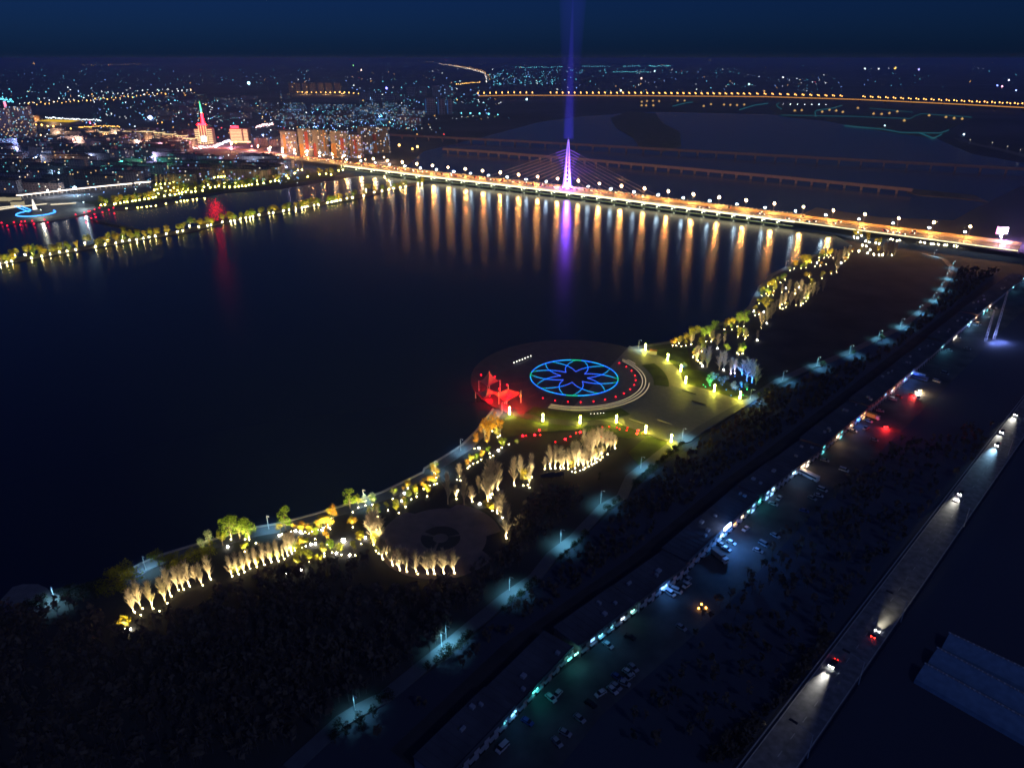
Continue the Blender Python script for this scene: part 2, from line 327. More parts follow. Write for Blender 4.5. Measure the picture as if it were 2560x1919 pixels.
def dotrail(name, pl, z, step, r, parent):
    b = MB()
    for i in range(len(pl)-1):
        a, c = pl[i], pl[i+1]; n = int((c-a).length/step)
        for k in range(n): 
            p = a.lerp(c, k/n); b.octa((p.x, p.y, z), r)
    return b.build(name, EM['dots'], parent)
def rail(pl, parent):
    b = MB()
    for i in range(len(pl)-1):
        a, c = pl[i], pl[i+1]; n = int((c-a).length/6)
        b.tube((a.x,a.y,9.1),(c.x,c.y,9.1),.12,k=4); b.tube((a.x,a.y,8.6),(c.x,c.y,8.6),.08,k=4)
        for k in range(n): p = a.lerp(c, k/n); b.box((p.x,p.y,8.55),(.25,.25,1.2))
    b.build('railing', M['white'], parent)
for d_ in (.3, BW-.3):
    pl = off(NE[2:8], d_); rail(pl, br); dotrail('railing_light_trim', pl, 9.35, 6.0, .42, br)['kind'] = 'stuff'
for xp in [853+i*37.5 for i in range(30)]:
    P = on_line(NE, xp, 4)
    if P is None or xp > 1975: continue
    b = MB(); a = math.atan2(bn.y, bn.x)
    for d_ in (3, 15, 31, 43):
        q = P+bn*d_; b.tube((q.x,q.y,0),(q.x,q.y,5.2),1.1,k=8)
    q = P+bn*BW/2; b.box((q.x,q.y,5.7),(BW-3,2.4,1.0),a)
    b.build('pier', M['white'], br)
    for d_ in (-2.0, 6.0):
        b = MB(); q = P+bn*d_+Vector((1.6,-1.2,0)); b.octa((q.x,q.y,4.2),.55)
        b.build('pier_floodlight', emi('pier_glow', (.9,1,.65), 22, True), br)
# pylon
PY = Vector((90, 1190.6, 0))+Vector((0, 0, 0)); TOPZ = 81.5
ax = Vector((.8,-.6,0))
pyl = MB(); strip_ = MB()
seg = 14
def leg(t, s_):    # t 0..1 bottom..top; slender lens outline
    wdt = 4.6*(1-t)**.75*(1-.12*math.sin(t*math.pi))
    return PY+Vector((1,0,0))*s_*wdt+Vector((0,0,8+t*(TOPZ-8)))
emp = [emi('pylon_glow_%d' % i, (.30+.10*(1-i/3)**2, .16+.08*(1-i/3)**2, 1), [3.6,3.0,2.6,2.2][i], True) for i in range(4)]
for s_ in (-1, 1):
    b = MB()
    for i in range(seg):
        t0, t1 = i/seg, (i+1)/seg; r = 1.45*(1-t0)+.4
        b.tube(leg(t0, s_), leg(t1, s_), r, 1.45*(1-t1)+.4, k=6)
    b.build('pylon_leg', M['white'], br)
    b = MB()
    for i in range(seg):
        t0, t1 = i/seg, (i+1)/seg; m_ = min(3, i//3)
        r = 1.45*(1-t0)+.45
        for dv in (Vector((s_*r,0,0)), Vector((0,-r,0))):
            b.tube(leg(t0, s_)+dv, leg(t1, s_)+dv, .3+.3*(1-t0), .3+.3*(1-t1), k=4, m=m_)
    b.build('added_glow_strip', emp, br)  # glowing strips added to strengthen the reflection of the floodlit pylon
b = MB()
for t in (.02,.09,.17,.26,.35,.44,.53):
    b = MB(); b.tube(leg(t,-1), leg(t,1), .5, k=5); b.build('cross_beam', M['white'], br)
b = MB(); b.tube(leg(.93,0), PY+Vector((0,0,TOPZ+4)), .9, .15, k=6); b.build('pylon_tip', M['white'], br)
for side in (-1, 1):
    for i in range(9):
        z = 30+i*4.6; dist_ = side*(38+i*16.5)
        p0 = PY+ax*side*2+Vector((0,0,z)); p1 = PY+ax*dist_+Vector((0,0,8.3))
        b = MB(); b.tube(p0, p1, .17, k=4); c_ = b.build('stay_cable', M['grey_wall'], br)
        b = MB(); b.tube(p0, p0.lerp(p1, .12), .42, k=4); b.build('cable_light', emi('cable_glow', (.3,.12,1), 1.1), c_)
for p in (PY+Vector((-7,-5,9)), PY+Vector((7,-5,9)), PY+Vector((0,6,9))):
    b = MB(); b.octa(p, .7); b.build('pylon_floodlight', emi('pylon_flood', (.6,.3,1), 40, True), br)
for i in range(6):  # unseen point lights added to draw the purple streak on the water
    d = bpy.data.lights.new('pylon_streak_fill', 'POINT'); d.energy = [120000,80000,60000,40000,30000,20000][i]; d.color = (.24,.06,1); d.shadow_soft_size = 1.6
    l = bpy.data.objects.new('pylon_streak_fill', d); COL.objects.link(l); l.parent = br; l.location = PY+Vector((0,-4.5-.2*i,11+i*10))
# searchlight beam over the pylon, imitated by cones of glowing volume
vm = bpy.data.materials.new('beam_glow'); vm.use_nodes = True; nt = vm.node_tree; nt.nodes.clear()
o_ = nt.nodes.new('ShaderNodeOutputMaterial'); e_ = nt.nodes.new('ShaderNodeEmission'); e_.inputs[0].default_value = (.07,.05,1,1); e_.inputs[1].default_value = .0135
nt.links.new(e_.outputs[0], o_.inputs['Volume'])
vm2 = vm.copy(); vm2.name = 'beam_glow_high'; vm2.node_tree.nodes['Emission'].inputs[1].default_value = .0013
vm3 = vm.copy(); vm3.name = 'beam_glow_highest'; vm3.node_tree.nodes['Emission'].inputs[1].default_value = .0007
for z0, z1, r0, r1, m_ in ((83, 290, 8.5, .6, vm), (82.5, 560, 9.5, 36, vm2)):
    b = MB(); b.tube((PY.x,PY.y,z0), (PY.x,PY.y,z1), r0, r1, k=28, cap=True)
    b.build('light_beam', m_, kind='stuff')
# lamps along the bridge
def bridge_lamp(warm, h):
    t = empty('bridge_lamp')
    b = MB(); b.tube((0,0,0),(0,0,.8),.35,k=6); b.tube((0,0,.8),(0,0,h-1),.16,.1,k=6)
    for a in range(6): b.tube((0,0,h-1.2),(1.1*math.cos(a*1.047),1.1*math.sin(a*1.047),h-.6),.06,k=4)
    b.build('pole', M['steel'], t)
    b = MB(); 
    if warm: b.ball((0,0,h),.98,k=8)
    else: b.ball((0,0,h),1.25,k=8,h=.35)
    b.build('lamp_globe', EM['sod'] if warm else EM['lampw'], t); return t
tall_x = [A(2000,905)[0]]+[B(x,0)[0] for x in (18,122,228,330,440,548,658,763,895,1013,1135,1262,1390,1523,1663,1808,1957)]+[F3(x,0)[0] for x in (0,172,342,515,697,884,1083,1286,1494,1713,1940,2175)]+[C(x,0)[0] for x in (1567,1790,2023)]+[E_(x,0)[0] for x in (55,307,565,838,1130,1433,1748,2060)]
low_x = [B(x,0)[0] for x in (122,228,330,440,550,665,785,905,1030,1155,1285,1420,1558,1707,1853,2007)]+[F3(x,0)[0] for x in (57,225,400,585,772,968,1180,1385,1607,1835,2075)]+[C(x,0)[0] for x in (1478,1705,1943,2185)]+[E_(x,0)[0] for x in (238,498,785,1080,1390,1700,2010)]
pt = bridge_lamp(True, 11); pl_ = bridge_lamp(False, 12.5)
for xs, proto, pl, nm in ((sorted(set(round(x,1) for x in tall_x)), pt, [(p.x,p.y) for p in off(NE, BW-1)], 'tall warm globe lamp'), (sorted(set(round(x,1) for x in low_x)), pl_, [(p.x,p.y) for p in off(NE, 1.2)], 'flat white dish lamp')):
    k = 0; last = -99
    for x in xs:
        if x-last < 12: continue
        P = on_line(pl, x, 19)
        if P is None: continue
        last = x; k += 1
        o = proto if k == 1 else copy_tree(proto)
        o.location = (P.x, P.y, 8.0); o['category'] = 'street lamp'; o['group'] = nm+'s along the bridge'
        o['label'] = '%s on the lit bridge, %s from the city end of its row' % (nm, nth(k))
# cars on the bridge
def far_car(col):
    b = MB(); b.box((0,0,.65),(4.5,1.8,.75),m=0); b.box((-.2,0,1.25),(2.4,1.6,.5),m=1)
    for s_ in (-.6,.6): b.octa((2.3,s_,.7),.34,m=2); b.octa((-2.3,s_,.75),.36,m=3)
    for x_ in (-1.4,1.4):
        for s_ in (-.85,.85): b.box((x_,s_,.32),(.6,.2,.6),m=4)
    return b
def carbody(name): return mat('car_paint_'+name, {'white':(.6,.6,.6),'black':(.02,.02,.02),'silver':(.35,.36,.38),'red':(.4,.03,.03),'blue':(.05,.1,.3)}[name], .3, .05)
hlm, tlm = emi('headlight_glow', (1,.95,.85), 14), emi('taillight_glow', (1,.03,.02), 6)
cars = {c: far_car(c) for c in ('white','black','silver','red')}
cm = {c: None for c in cars}
k = 0
for i in range(150):
    c = R_.choice(list(cars)); u = i/150
    if i < 128: d_ = -700+u/.853*850+R_.uniform(-2,2); lane = R_.choice((26,29.5,33,36.5,40))
    else: d_ = R_.uniform(160, 520); lane = R_.choice((5,9,13,17,30,34))
    base = Vector((90,1190.6,0))
    xx = None
    P = base+ax*d_
    # snap to the polyline
    pl = off(NE, lane); best = min(((pl[j]+(pl[j+1]-pl[j])*max(0,min(1,(P-pl[j]).dot(pl[j+1]-pl[j])/(pl[j+1]-pl[j]).length_squared))) for j in range(len(pl)-1)), key=lambda q: (q-P).length)
    if abs(d_) < 9 and 20 < lane < 27: continue
    if cm[c] is None: o = cars[c].build('car', [carbody(c), M['glass'], hlm, tlm, M['tire']]); cm[c] = o
    else: o = cm[c].copy(); COL.objects.link(o)
    k += 1
    o.location = (best.x, best.y, 8.02); o.rotation_euler = (0,0,math.atan2(-.6,.8)+(math.pi if lane > 23 and R_.random() < .75 else 0))
    o['category'] = 'car'; o['group'] = 'cars driving over the lit bridge'; o['label'] = '%s car on the lit bridge, %s car from its city end' % (c, nth(k))
# ---------------------------------------------------------------- the two unlit viaducts and the far orange-lit bridge
def viaduct(name, pl, z, w, step, label):
    v = empty(name, label=label, category='viaduct'); P = [Vector((x,y,0)) for x, y in pl]
    ribbon('deck', P, w, z, M['vconc'], z0=z-3.2, parent=v)
    ribbon('parapet', P, .6, z+1.4, M['vconc'], z0=z, side=0, parent=v)
    L_ = sum((P[i+1]-P[i]).length for i in range(len(P)-1)); n = int(L_/step); 
    for k in range(n):
        t = (k+.5)*step; i = 0
        while t > (P[i+1]-P[i]).length: t -= (P[i+1]-P[i]).length; i += 1
        q = P[i].lerp(P[i+1], t/(P[i+1]-P[i]).length); b = MB(); d = (P[i+1]-P[i]).normalized()
        b.box((q.x,q.y,(z-4.6)/2),(3,w*.5,z-4.6),math.atan2(d.y,d.x)); b.box((q.x,q.y,z-3.9),(3.8,w*.85,1.38),math.atan2(d.y,d.x))
        b.build('pier', M['vconc'], v)
viaduct('railway_viaduct', [(-700,2200),(-334,2039),(0,1884),(551,1594),(964,1385),(1300,1210)], 11, 9, 42, 'unlit pinkish railway viaduct crossing the river behind the pylon, the farther of two')
viaduct('railway_viaduct', [(-160,1725),(-37,1659),(167,1524),(458,1310),(641,1162)], 9, 6, 27, 'narrower unlit viaduct crossing the river, closer to the lit bridge')
ob = empty('highway_bridge', label='far highway bridge drawn as an orange line of lamps across the upper river', category='bridge')
OP = [G(*q, 15) for q in [(1195,240),(1280,238.5),(1600,239.5),(1920,242),(2150,249),(2354,258.5),(2560,269),(2760,280)]]
OPf = [Vector((p.x,p.y,0)) for p in OP]
ribbon('deck', OPf, 26, 15, M['deck'], z0=12.5, parent=ob)
b = MB()
for i in range(len(OPf)-1):
    a, c = OPf[i], OPf[i+1]; d = (c-a).normalized(); n_ = Vector((d.y,-d.x,0))*13.2
    for z0,z1 in ((14.2,16.6),):
        b.face([(a.x+n_.x,a.y+n_.y,z0),(c.x+n_.x,c.y+n_.y,z0),(c.x+n_.x,c.y+n_.y,z1),(a.x+n_.x,a.y+n_.y,z1)])
        b.face([(a.x+n_.x,a.y+n_.y,z1),(c.x+n_.x,c.y+n_.y,z1),(c.x+n_.x*.98,c.y+n_.y*.98,z1),(a.x+n_.x*.98,a.y+n_.y*.98,z1)])
b.build('lit_parapet', emi('orange_band', (1,.42,.06), 1.3), ob)
for i in range(len(OPf)-1):
    a, c = OPf[i], OPf[i+1]; n = max(1, int((c-a).length/110))
    for k in range(n): q = a.lerp(c, k/n); b = MB(); b.box((q.x,q.y,6),(4,18,12),math.atan2((c-a).y,(c-a).x)); b.build('pier', M['vconc'], ob)
b = MB(); b.tube((0,0,0),(0,0,11),.3,k=4)
for s_ in (-1,1): b.tube((0,0,11),(0,s_*9,12.5),.2,k=4)
b.ball((0,-9,13),2.3,m=1); b.ball((0,12,15),2.6,m=1)
fl = b.build('street_lamp', [M['steel'], emi('far_sodium', (1,.45,.1), 9)])
k = 0; xs = [1195+15.1*i for i in range(45)]+[1874+(19-0)*i for i in range(38)]
for x in xs:
    if 1345 < x < 1370 or 2118 < x < 2142: continue
    P = on_line([(p.x,p.y) for p in OPf], x, 15)
    if P is None: continue
    k += 1; o = fl if k == 1 else fl.copy()
    if k > 1: COL.objects.link(o)
    o.location = (P.x,P.y,15); o['category'] = 'street lamp'; o['group'] = 'orange lamps along the far highway bridge'; o['label'] = 'orange twin lamp on the far highway bridge, %s from its city end' % nth(k)
# ---------------------------------------------------------------- trees
def branches(b, base, d, L, r, k=3, m=0):
    b.tube(base, base+d*L, r, r*.35, k=k, m=m)
def mk_bare(seed, H=10.0, spread=1.0):
    r = random.Random(seed); t = MB(); c = MB()
    t.tube((0,0,0),(0,0,H*.3),.2,.15,k=6); t.tube((0,0,H*.3),(.1,0,H*.9),.15,.03,k=5)
    for i in range(46):
        u = .12+.8*(i/46); a = r.uniform(0,6.28); tilt = math.radians(r.uniform(8,30))*spread
        L = H*(.40*(1-u)**.8+.07)*r.uniform(.7,1.1)*1.0
        d = Vector((math.sin(tilt)*math.cos(a), math.sin(tilt)*math.sin(a), math.cos(tilt))); p = Vector((0,0,u*H))
        branches(c, p, d, L, .075)
        for j in range(9):
            v = r.uniform(.2,.95); e = (d+Vector((r.uniform(-.45,.45),r.uniform(-.45,.45),r.uniform(-.05,.5)))).normalized()
            branches(c, p+d*L*v, e, r.uniform(.8,1.9), .042)
    return t, c
def mk_leafy(seed, H=10.0, Rr=3.2, n=620, z0=.22, q=.62, cone=0):
    r = random.Random(seed); t = MB(); c = MB(); t.tube((0,0,0),(0,0,H*.55),.25,.12,k=6)
    cl = []
    for i in range(15):
        a = r.uniform(0,6.28); zz = r.uniform(z0+.1,.92); w = math.sqrt(max(.05,1-((zz-.55)/.5)**2))
        if cone: w *= 1.15-zz
        p = Vector((math.cos(a)*Rr*.68*w*r.uniform(.3,1), math.sin(a)*Rr*.68*w*r.uniform(.3,1), H*zz)); cl.append((p, Rr*r.uniform(.28,.48)))
        t.tube((0,0,H*.25+H*.2*r.random()), p, .09, .03, k=3)
    for i in range(n):
        p, s_ = cl[i % 15]; v = Vector((r.gauss(0,1), r.gauss(0,1), r.gauss(0,1))).normalized()*s_*r.uniform(.55,1.05)
        o = p+v; nrm = Vector((v.x*.6+r.uniform(-.7,.7), v.y*.6+r.uniform(-.9,.7), r.uniform(-.45,.25))).normalized()
        u = nrm.cross(Vector((0,0,1)) if abs(nrm.z) < .9 else Vector((1,0,0))).normalized(); w = nrm.cross(u); z = q*r.uniform(.5,1.1)
        c.face([o-u*z*.5, o-w*z*.3, o+u*z*.5, o+w*z*.3])
    return t, c
PROTO = {}
def tree_proto(kind, v):
    key = (kind, v)
    if key in PROTO: return PROTO[key]
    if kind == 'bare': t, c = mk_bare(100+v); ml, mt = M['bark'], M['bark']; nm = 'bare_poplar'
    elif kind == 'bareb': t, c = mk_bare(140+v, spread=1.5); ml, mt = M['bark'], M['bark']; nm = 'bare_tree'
    elif kind == 'shrub': t, c = mk_leafy(300+v, 3.2, 1.9, 260, .1, .5); ml, mt = None, M['bark2']; nm = 'shrub'
    else: t, c = mk_leafy(200+v+len(kind), 10, 3.6 if kind != 'slim' else 2.2, 700); ml, mt = None, M['bark2']; nm = 'leafy_tree'
    PROTO[key] = (t, c, mt, ml, nm, {}); return PROTO[key]
def plant(kind, colr, P, H, label, group, cat='tree', wid=1.0, rz=None, nm_=None):
    v = R_.randrange(7); wid = wid*R_.uniform(.82,1.18); t, c, mt, ml, nm, store = tree_proto(kind, v)
    m = ml or LEAF[colr]; h0 = 3.2 if kind == 'shrub' else 10.0
    e = empty(nm_ or nm, P, R_.uniform(0,6.28) if rz is None else rz, (H/h0*wid, H/h0*wid, H/h0), label=label, group=group, category=cat)
    if colr not in store:
        a = t.build('trunk' if kind != 'shrub' else 'stem', mt, e); b = c.build('crown' if kind != 'shrub' else 'foliage', m, e); store[colr] = (a, b)
    else:
        for s_ in store[colr]:
            q = s_.copy(); COL.objects.link(q); q.parent = e
    return e
fixt = {}
SPW = {'up': (7500,(1,.80,.40)), 'upbig': (16000,(1,.82,.50)), 'upy': (6500,(1,.85,.22)), 'red': (900,(1,.01,.03)), 'redbig': (2600,(1,.01,.03)), 'blue': (22000,(.02,.18,1)), 'green': (3500,(.03,1,.3)), 'viol': (7000,(.6,.55,1))}
SPD = {}
def spot(kind, parent, k=1.0):
    if kind not in SPD:
        d = bpy.data.lights.new('beam_'+kind, 'SPOT'); d.energy, d.color = SPW[kind]; d.spot_size = math.radians(125); d.spot_blend = .8; d.shadow_soft_size = .15; SPD[kind] = d
    o = bpy.data.objects.new('lamp_light', SPD[kind]); COL.objects.link(o); o.parent = parent; o.location = (0, 0, .75); o.rotation_euler = (math.radians(168), 0, 0)
def uplight(P, kind, label, group, name='uplight', s=1.0, cat='floodlight'):
    if kind not in ('up', 'upbig', 'upy'): name = 'coloured_uplight'
    if kind not in fixt:
        b = MB(); b.tube((0,0,0),(0,0,.18),.18,.2,k=6,m=0,cap=True); r = {'up':.19,'upbig':.42,'upy':.25,'red':.32,'redbig':.5,'blue':.3,'green':.3,'viol':.3}[kind]; b.ball((0,0,.2+r),r,m=1,k=6)
        o = b.build(name, [M['dark'], EM[kind]]); fixt[kind] = o
    else: o = fixt[kind].copy(); COL.objects.link(o)
    o.location = P; o.scale = (s, s, s); o['label'] = label; o['group'] = group; o['category'] = cat
    spot(kind, o)
    return o
def infill(P, where, i, tot):
    r = random.Random(int(P.x*7+P.y*13)); H = r.uniform(3.4,5.6); w = r.uniform(1.15,1.6); c = r.choice(['yellow','olive','olive','green','orange']); d = Vector((P.x,P.y,0)).normalized()
    Q = P+d*(H*.38+.6)+Vector((r.uniform(-.8,.8),0,0)); plant('leafy', c, Q, H, 'low %s uplit crown %s, %s from the west' % (c, where, nth(i)), 'low uplit crowns '+where, 'shrub', w, nm_='low_crown_tree'); crown_light(Q, H, w, 'up')
def lights(zf, txt, where, kind='up', big=()):
    pts = [tuple(float(v) for v in q.split(',')) for q in txt.split()]; pts.sort(); n = 0
    if 'ramp' in where or 'road' in where:
        b = MB()
        for q in pts: P = zf.g(q[0], q[1]); b.octa((P.x, P.y, .9), .5); b.tube((P.x,P.y,0),(P.x,P.y,.5),.2,k=4)
        return b.build('ground_lights', emi('ramp_glow', (1,.84,.45), 160, True), kind='stuff')
    nf = 0
    for i, q in enumerate(pts):
        P = zf.g(q[0], q[1]); bg_ = len(q) > 2
        if kind == 'up' and ('shore toward' in where or 'promenade' in where) and not bg_ and i % 5 not in (1, 4): nf += 1; infill(P, where, nf, 0)
        P.z = .05 if where != 'dam' else 1.05
        kd = 'upbig' if bg_ and kind == 'up' else ('redbig' if bg_ and kind == 'red' else kind)
        wd = {'up':'white','upy':'yellow','red':'red','blue':'blue','green':'green','viol':'violet'}[kind]
        uplight(P, kd, '%s%s uplight, %s from the west %s' % ('glaring ' if bg_ else 'small ', wd, nth(i+1), where), 'uplights '+where)
TLD = {}
def crown_light(P, H, w, k):           # added spotlight with no fixture, brightens a leafy crown from in front
    q = round(H/2)*2; key = (q, k)
    if key not in TLD:
        d = bpy.data.lights.new('added_crown_fill', 'SPOT'); d.energy = (120 if k == 'up' else 200)*max(2, q)**2; d.color = {'up': (1,.84,.4), 'blue': (.03,.22,1), 'green': (.03,1,.3)}[k]
        d.spot_size = math.radians(80); d.spot_blend = .8; d.shadow_soft_size = .2; TLD[key] = d
    o = bpy.data.objects.new('added_crown_fill', TLD[key]); COL.objects.link(o); dv = Vector((P.x, P.y, 0)).normalized()
    R0 = .36*H*w+.6; o.location = P-dv*(R0+H*.25)+Vector((0,0,.5)); o.rotation_euler = (dv*(R0+H*.25)+Vector((0,0,H*.55))).to_track_quat('-Z','Y').to_euler()
def trees(zf, txt, kind, colr, where, desc, wid=1.0, cat='tree', dz=0.05):
    pts = [tuple(float(v) for v in q.split(',')) for q in txt.split()]; pts.sort()
    for i, q in enumerate(pts):
        bx, by = zf(q[0], q[1]); P = G(bx, by); P0 = P.copy(); H = max(2.4, Hh(bx, by, zf(q[0], q[2])[1]))*(1.38 if kind == 'leafy' else 1.04)
        P.z = dz; d = Vector((P.x, P.y, 0)).normalized()
        P = P+d*(.7 if kind.startswith('bare') else (1.6 if kind == 'shrub' else .4*H))+Vector((-.3,0,0))
        w = wid if len(q) < 4 else q[3]
        if kind in ('leafy', 'shrub'): crown_light(P, H, w, ('green' if 'green lit' in desc and 'blue lit' in where else 'blue' if 'blue lit' in where else 'up'))
        plant(kind, colr, P, H, '%s %s, %s such from the west' % (desc, where, nth(i+1)), desc+'s '+where, cat, w)
W1 = 'nearest the dark woods'; W2 = 'around the brown circle'; W3 = 'below the round plaza'; W4 = 'on the shore toward the bridge'; W5 = 'along the promenade'
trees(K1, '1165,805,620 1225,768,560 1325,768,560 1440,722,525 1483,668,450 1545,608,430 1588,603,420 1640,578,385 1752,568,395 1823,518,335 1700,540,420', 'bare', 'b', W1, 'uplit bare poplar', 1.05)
trees(K1, '1095,935,855 1125,950,900', 'shrub', 'yellow', W1, 'yellow uplit shrub', 1, 'shrub')
lights(K1, '1167,800 1234,767 1218,825 1325,768 1447,722 1483,663 1545,607 1590,603 1640,577 1752,567 1823,516 1101,905 1078,942 1126,950,1', W1)
uplight(K1.g(1380,790), 'upy', 'yellow floodlight on the grass below the poplars nearest the dark woods', 'uplights '+W1)
trees(F8, '320,1110,930 383,1092,900 440,1070,890 497,1037,870 563,1018,850 640,998,810 708,972,800 778,962,780 832,940,820 870,908,720 910,888,700 945,860,690', 'bare', 'b', W5, 'uplit bare poplar', .95)
lights(F8, '320,1112 383,1092 440,1070 497,1037 563,1018 640,998 708,972 778,962 832,940 870,908 910,887 937,860 275,825,1 307,747 447,747 487,752 553,785 443,868 785,712,1 812,695 900,670 945,668,1 993,678,1 1012,692 1038,675 1077,687 1107,670 1168,655 1208,660,1 1220,632 1240,622 1262,602 1268,628 1285,643 1302,590 1297,538 1137,742 1045,815 1098,800,1 1140,797,1 1008,830 1257,798 1508,480 1563,432 1635,412 1702,405 1508,627 1227,885 1228,915 1305,877 1347,888,1 1397,900 1480,907,1 1533,905 1080,972 1178,975 860,1082,1 930,1058 968,1050 1003,1052,1 1590,793 1635,737,1 1685,570 1753,521 1857,460 1965,487 2030,427 2018,297,1 1993,370,1 2052,242 2142,295 1903,347', W5)
big = uplight(F8.g(1418,775), 'upbig', 'dazzling white floodlight in the open ground right of the poplar row', 'floodlights', s=2.2)
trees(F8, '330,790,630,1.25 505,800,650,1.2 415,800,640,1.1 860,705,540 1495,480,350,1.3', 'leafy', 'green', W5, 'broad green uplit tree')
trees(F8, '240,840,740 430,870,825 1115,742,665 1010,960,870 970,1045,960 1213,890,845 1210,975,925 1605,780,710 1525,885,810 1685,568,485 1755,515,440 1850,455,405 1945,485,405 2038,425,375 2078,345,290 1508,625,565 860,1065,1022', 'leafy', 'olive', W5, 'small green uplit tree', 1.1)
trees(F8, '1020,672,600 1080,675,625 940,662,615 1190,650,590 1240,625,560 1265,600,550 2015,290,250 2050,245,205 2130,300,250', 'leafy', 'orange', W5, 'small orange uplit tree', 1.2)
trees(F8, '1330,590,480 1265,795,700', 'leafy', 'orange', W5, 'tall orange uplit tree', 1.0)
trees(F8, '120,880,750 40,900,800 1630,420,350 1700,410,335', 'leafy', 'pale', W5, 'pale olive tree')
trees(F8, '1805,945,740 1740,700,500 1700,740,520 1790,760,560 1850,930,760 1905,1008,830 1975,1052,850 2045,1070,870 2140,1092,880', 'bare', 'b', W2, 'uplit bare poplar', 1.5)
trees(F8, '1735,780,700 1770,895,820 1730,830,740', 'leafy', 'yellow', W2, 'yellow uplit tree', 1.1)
lights(F8, '1740,657 1720,710 1710,752 1715,803 1737,862 1765,887 1808,943 1905,1003 1975,1050 2045,1067 2150,1090 1722,735 1750,800', W2)
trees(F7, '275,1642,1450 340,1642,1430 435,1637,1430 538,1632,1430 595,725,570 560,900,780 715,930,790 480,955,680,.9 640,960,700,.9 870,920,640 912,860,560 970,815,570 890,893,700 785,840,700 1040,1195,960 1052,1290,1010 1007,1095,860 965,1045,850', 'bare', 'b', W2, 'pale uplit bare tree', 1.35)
lights(F7, '275,1640 340,1640 435,1635 538,1632 560,713 597,718 592,677 572,818 565,833 558,902 715,930 787,955,1 868,922 895,890 912,857 970,812 913,1017 962,1043 1007,1090,1 1035,1135 1048,1187 1053,1232 1052,1290', W2)
trees(F7, '905,1010,960 870,985,920 940,1020,985', 'shrub', 'yellow', W2, 'yellow uplit shrub', 1.3, 'shrub')
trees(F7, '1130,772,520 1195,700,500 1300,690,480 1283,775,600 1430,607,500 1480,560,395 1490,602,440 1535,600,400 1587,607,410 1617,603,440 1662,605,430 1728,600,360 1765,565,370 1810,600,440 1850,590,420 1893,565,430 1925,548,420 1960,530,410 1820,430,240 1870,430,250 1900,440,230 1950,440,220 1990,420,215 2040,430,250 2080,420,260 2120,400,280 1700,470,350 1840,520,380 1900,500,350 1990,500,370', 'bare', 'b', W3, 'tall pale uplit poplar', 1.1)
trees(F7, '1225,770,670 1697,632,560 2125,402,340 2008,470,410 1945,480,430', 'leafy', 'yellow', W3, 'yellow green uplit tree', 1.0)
lights(F7, '1130,770 1218,768 1262,763 1300,687 1284,713 1278,790 1430,605 1478,555 1488,602 1535,600 1587,605 1617,602 1662,605 1697,632 1730,637 1728,598 1760,565 1778,622 1810,610 1828,595 1862,580 1893,560 1915,552 1940,538 1947,503 1978,513 1997,488 2050,460 2125,400', W3)
lights(F7, '1212,282,1 1245,278 1330,273,1 1375,228,1 1385,272 1533,341 1631,316,1 1683,288 1736,253 1778,248,1 1905,250,1 1953,274 1981,291 2035,320 1997,194 2064,192 2140,199 2168,214', 'in the red lit shrubbery', 'red')
lights(F5, '1692,912 1683,938 1797,943,1 1785,970,1 1843,963', 'at the corner of the red shrubbery', 'red')
trees(F7, '755,395,300 845,375,215 890,345,210 940,275,140 995,285,180 870,380,300', 'leafy', 'orange', 'at the top of the promenade', 'orange uplit tree', .8)
trees(F7, '1020,385,320 1160,362,318 1045,350,320', 'shrub', 'green', 'at the top of the promenade', 'round green uplit shrub', 1.0, 'shrub')
lights(F7, '735,405 780,403,1 912,232 985,278 965,290 1075,362 1003,395 973,425,1 885,452 892,490 920,475 688,522 802,513 765,538 722,555 687,577 668,597', 'at the top of the promenade')
trees(F7, '235,810,740 300,768,705 340,700,615 375,735,650 345,760,700', 'leafy', 'orange', 'by the middle of the promenade', 'orange uplit tree', 1.1)
trees(F7, '95,905,850 150,865,810 70,975,925 280,860,800', 'leafy', 'green', 'by the middle of the promenade', 'small green uplit tree', 1.1)
lights(F7, '345,652 235,803 295,767 337,757 365,750 335,640 357,692 112,905 168,848 165,880 270,875 57,980', 'by the middle of the promenade')
# right hand shore
lights(F4, '5,1440 43,1440 92,1447 135,1443 190,1430 28,1402 68,1415 333,1398 388,1400 447,1470,1 515,1360 517,1280 590,1283 645,1250 708,1248 648,1355 703,1335 722,1375 750,1340 838,1388,1 880,1265 935,1222,1 868,1195 880,1215 893,1190 857,1130 820,1140 808,1105,1 905,1110,1 860,1025 958,1000 885,950 928,930 962,935 950,950 995,942 1007,902 945,855 972,832 1070,818 1115,788 1020,808 1205,680 1165,700 1275,675 1320,672 1332,650 1378,622 1365,603 1450,600 1430,625,1 1450,572 1500,575 1500,545 1530,550 1565,550 1545,570 1590,575 1410,660 1465,650 1520,640 1637,572 1635,600 1620,650 1668,627,1 1710,605 1738,572 1745,518 1783,508 1622,712 1572,732 1480,775 1370,830 1378,815 1355,760 1122,875,1 1253,868,1 1083,915 1150,912 1215,888 1215,930 1262,932 1302,940 1307,970 1323,1000 1343,970 1293,1025 1268,1045 1222,1040 1125,1060 1065,1068 1092,1078 1085,1035 1120,1020 290,1497 225,1530 208,1550 245,1575 258,1590 283,1613 298,1642,1 533,1525 657,1530 697,1520', W4)
W6 = 'beside the far bridge ramp'
lights(F4, '1795,370 1833,377 1870,355 1838,325 1912,410 1945,422 1880,452 1918,462 2010,430 2045,435 1842,510 1955,495 1930,527 1993,542 2042,545 2078,545 2165,550,1', W6)
lights(K8, '735,175 757,178 805,190 837,187 1065,205 1110,212 1183,222 1208,228 1265,230 1330,237 1357,240 1435,250 1468,255', 'under the bridge end road')
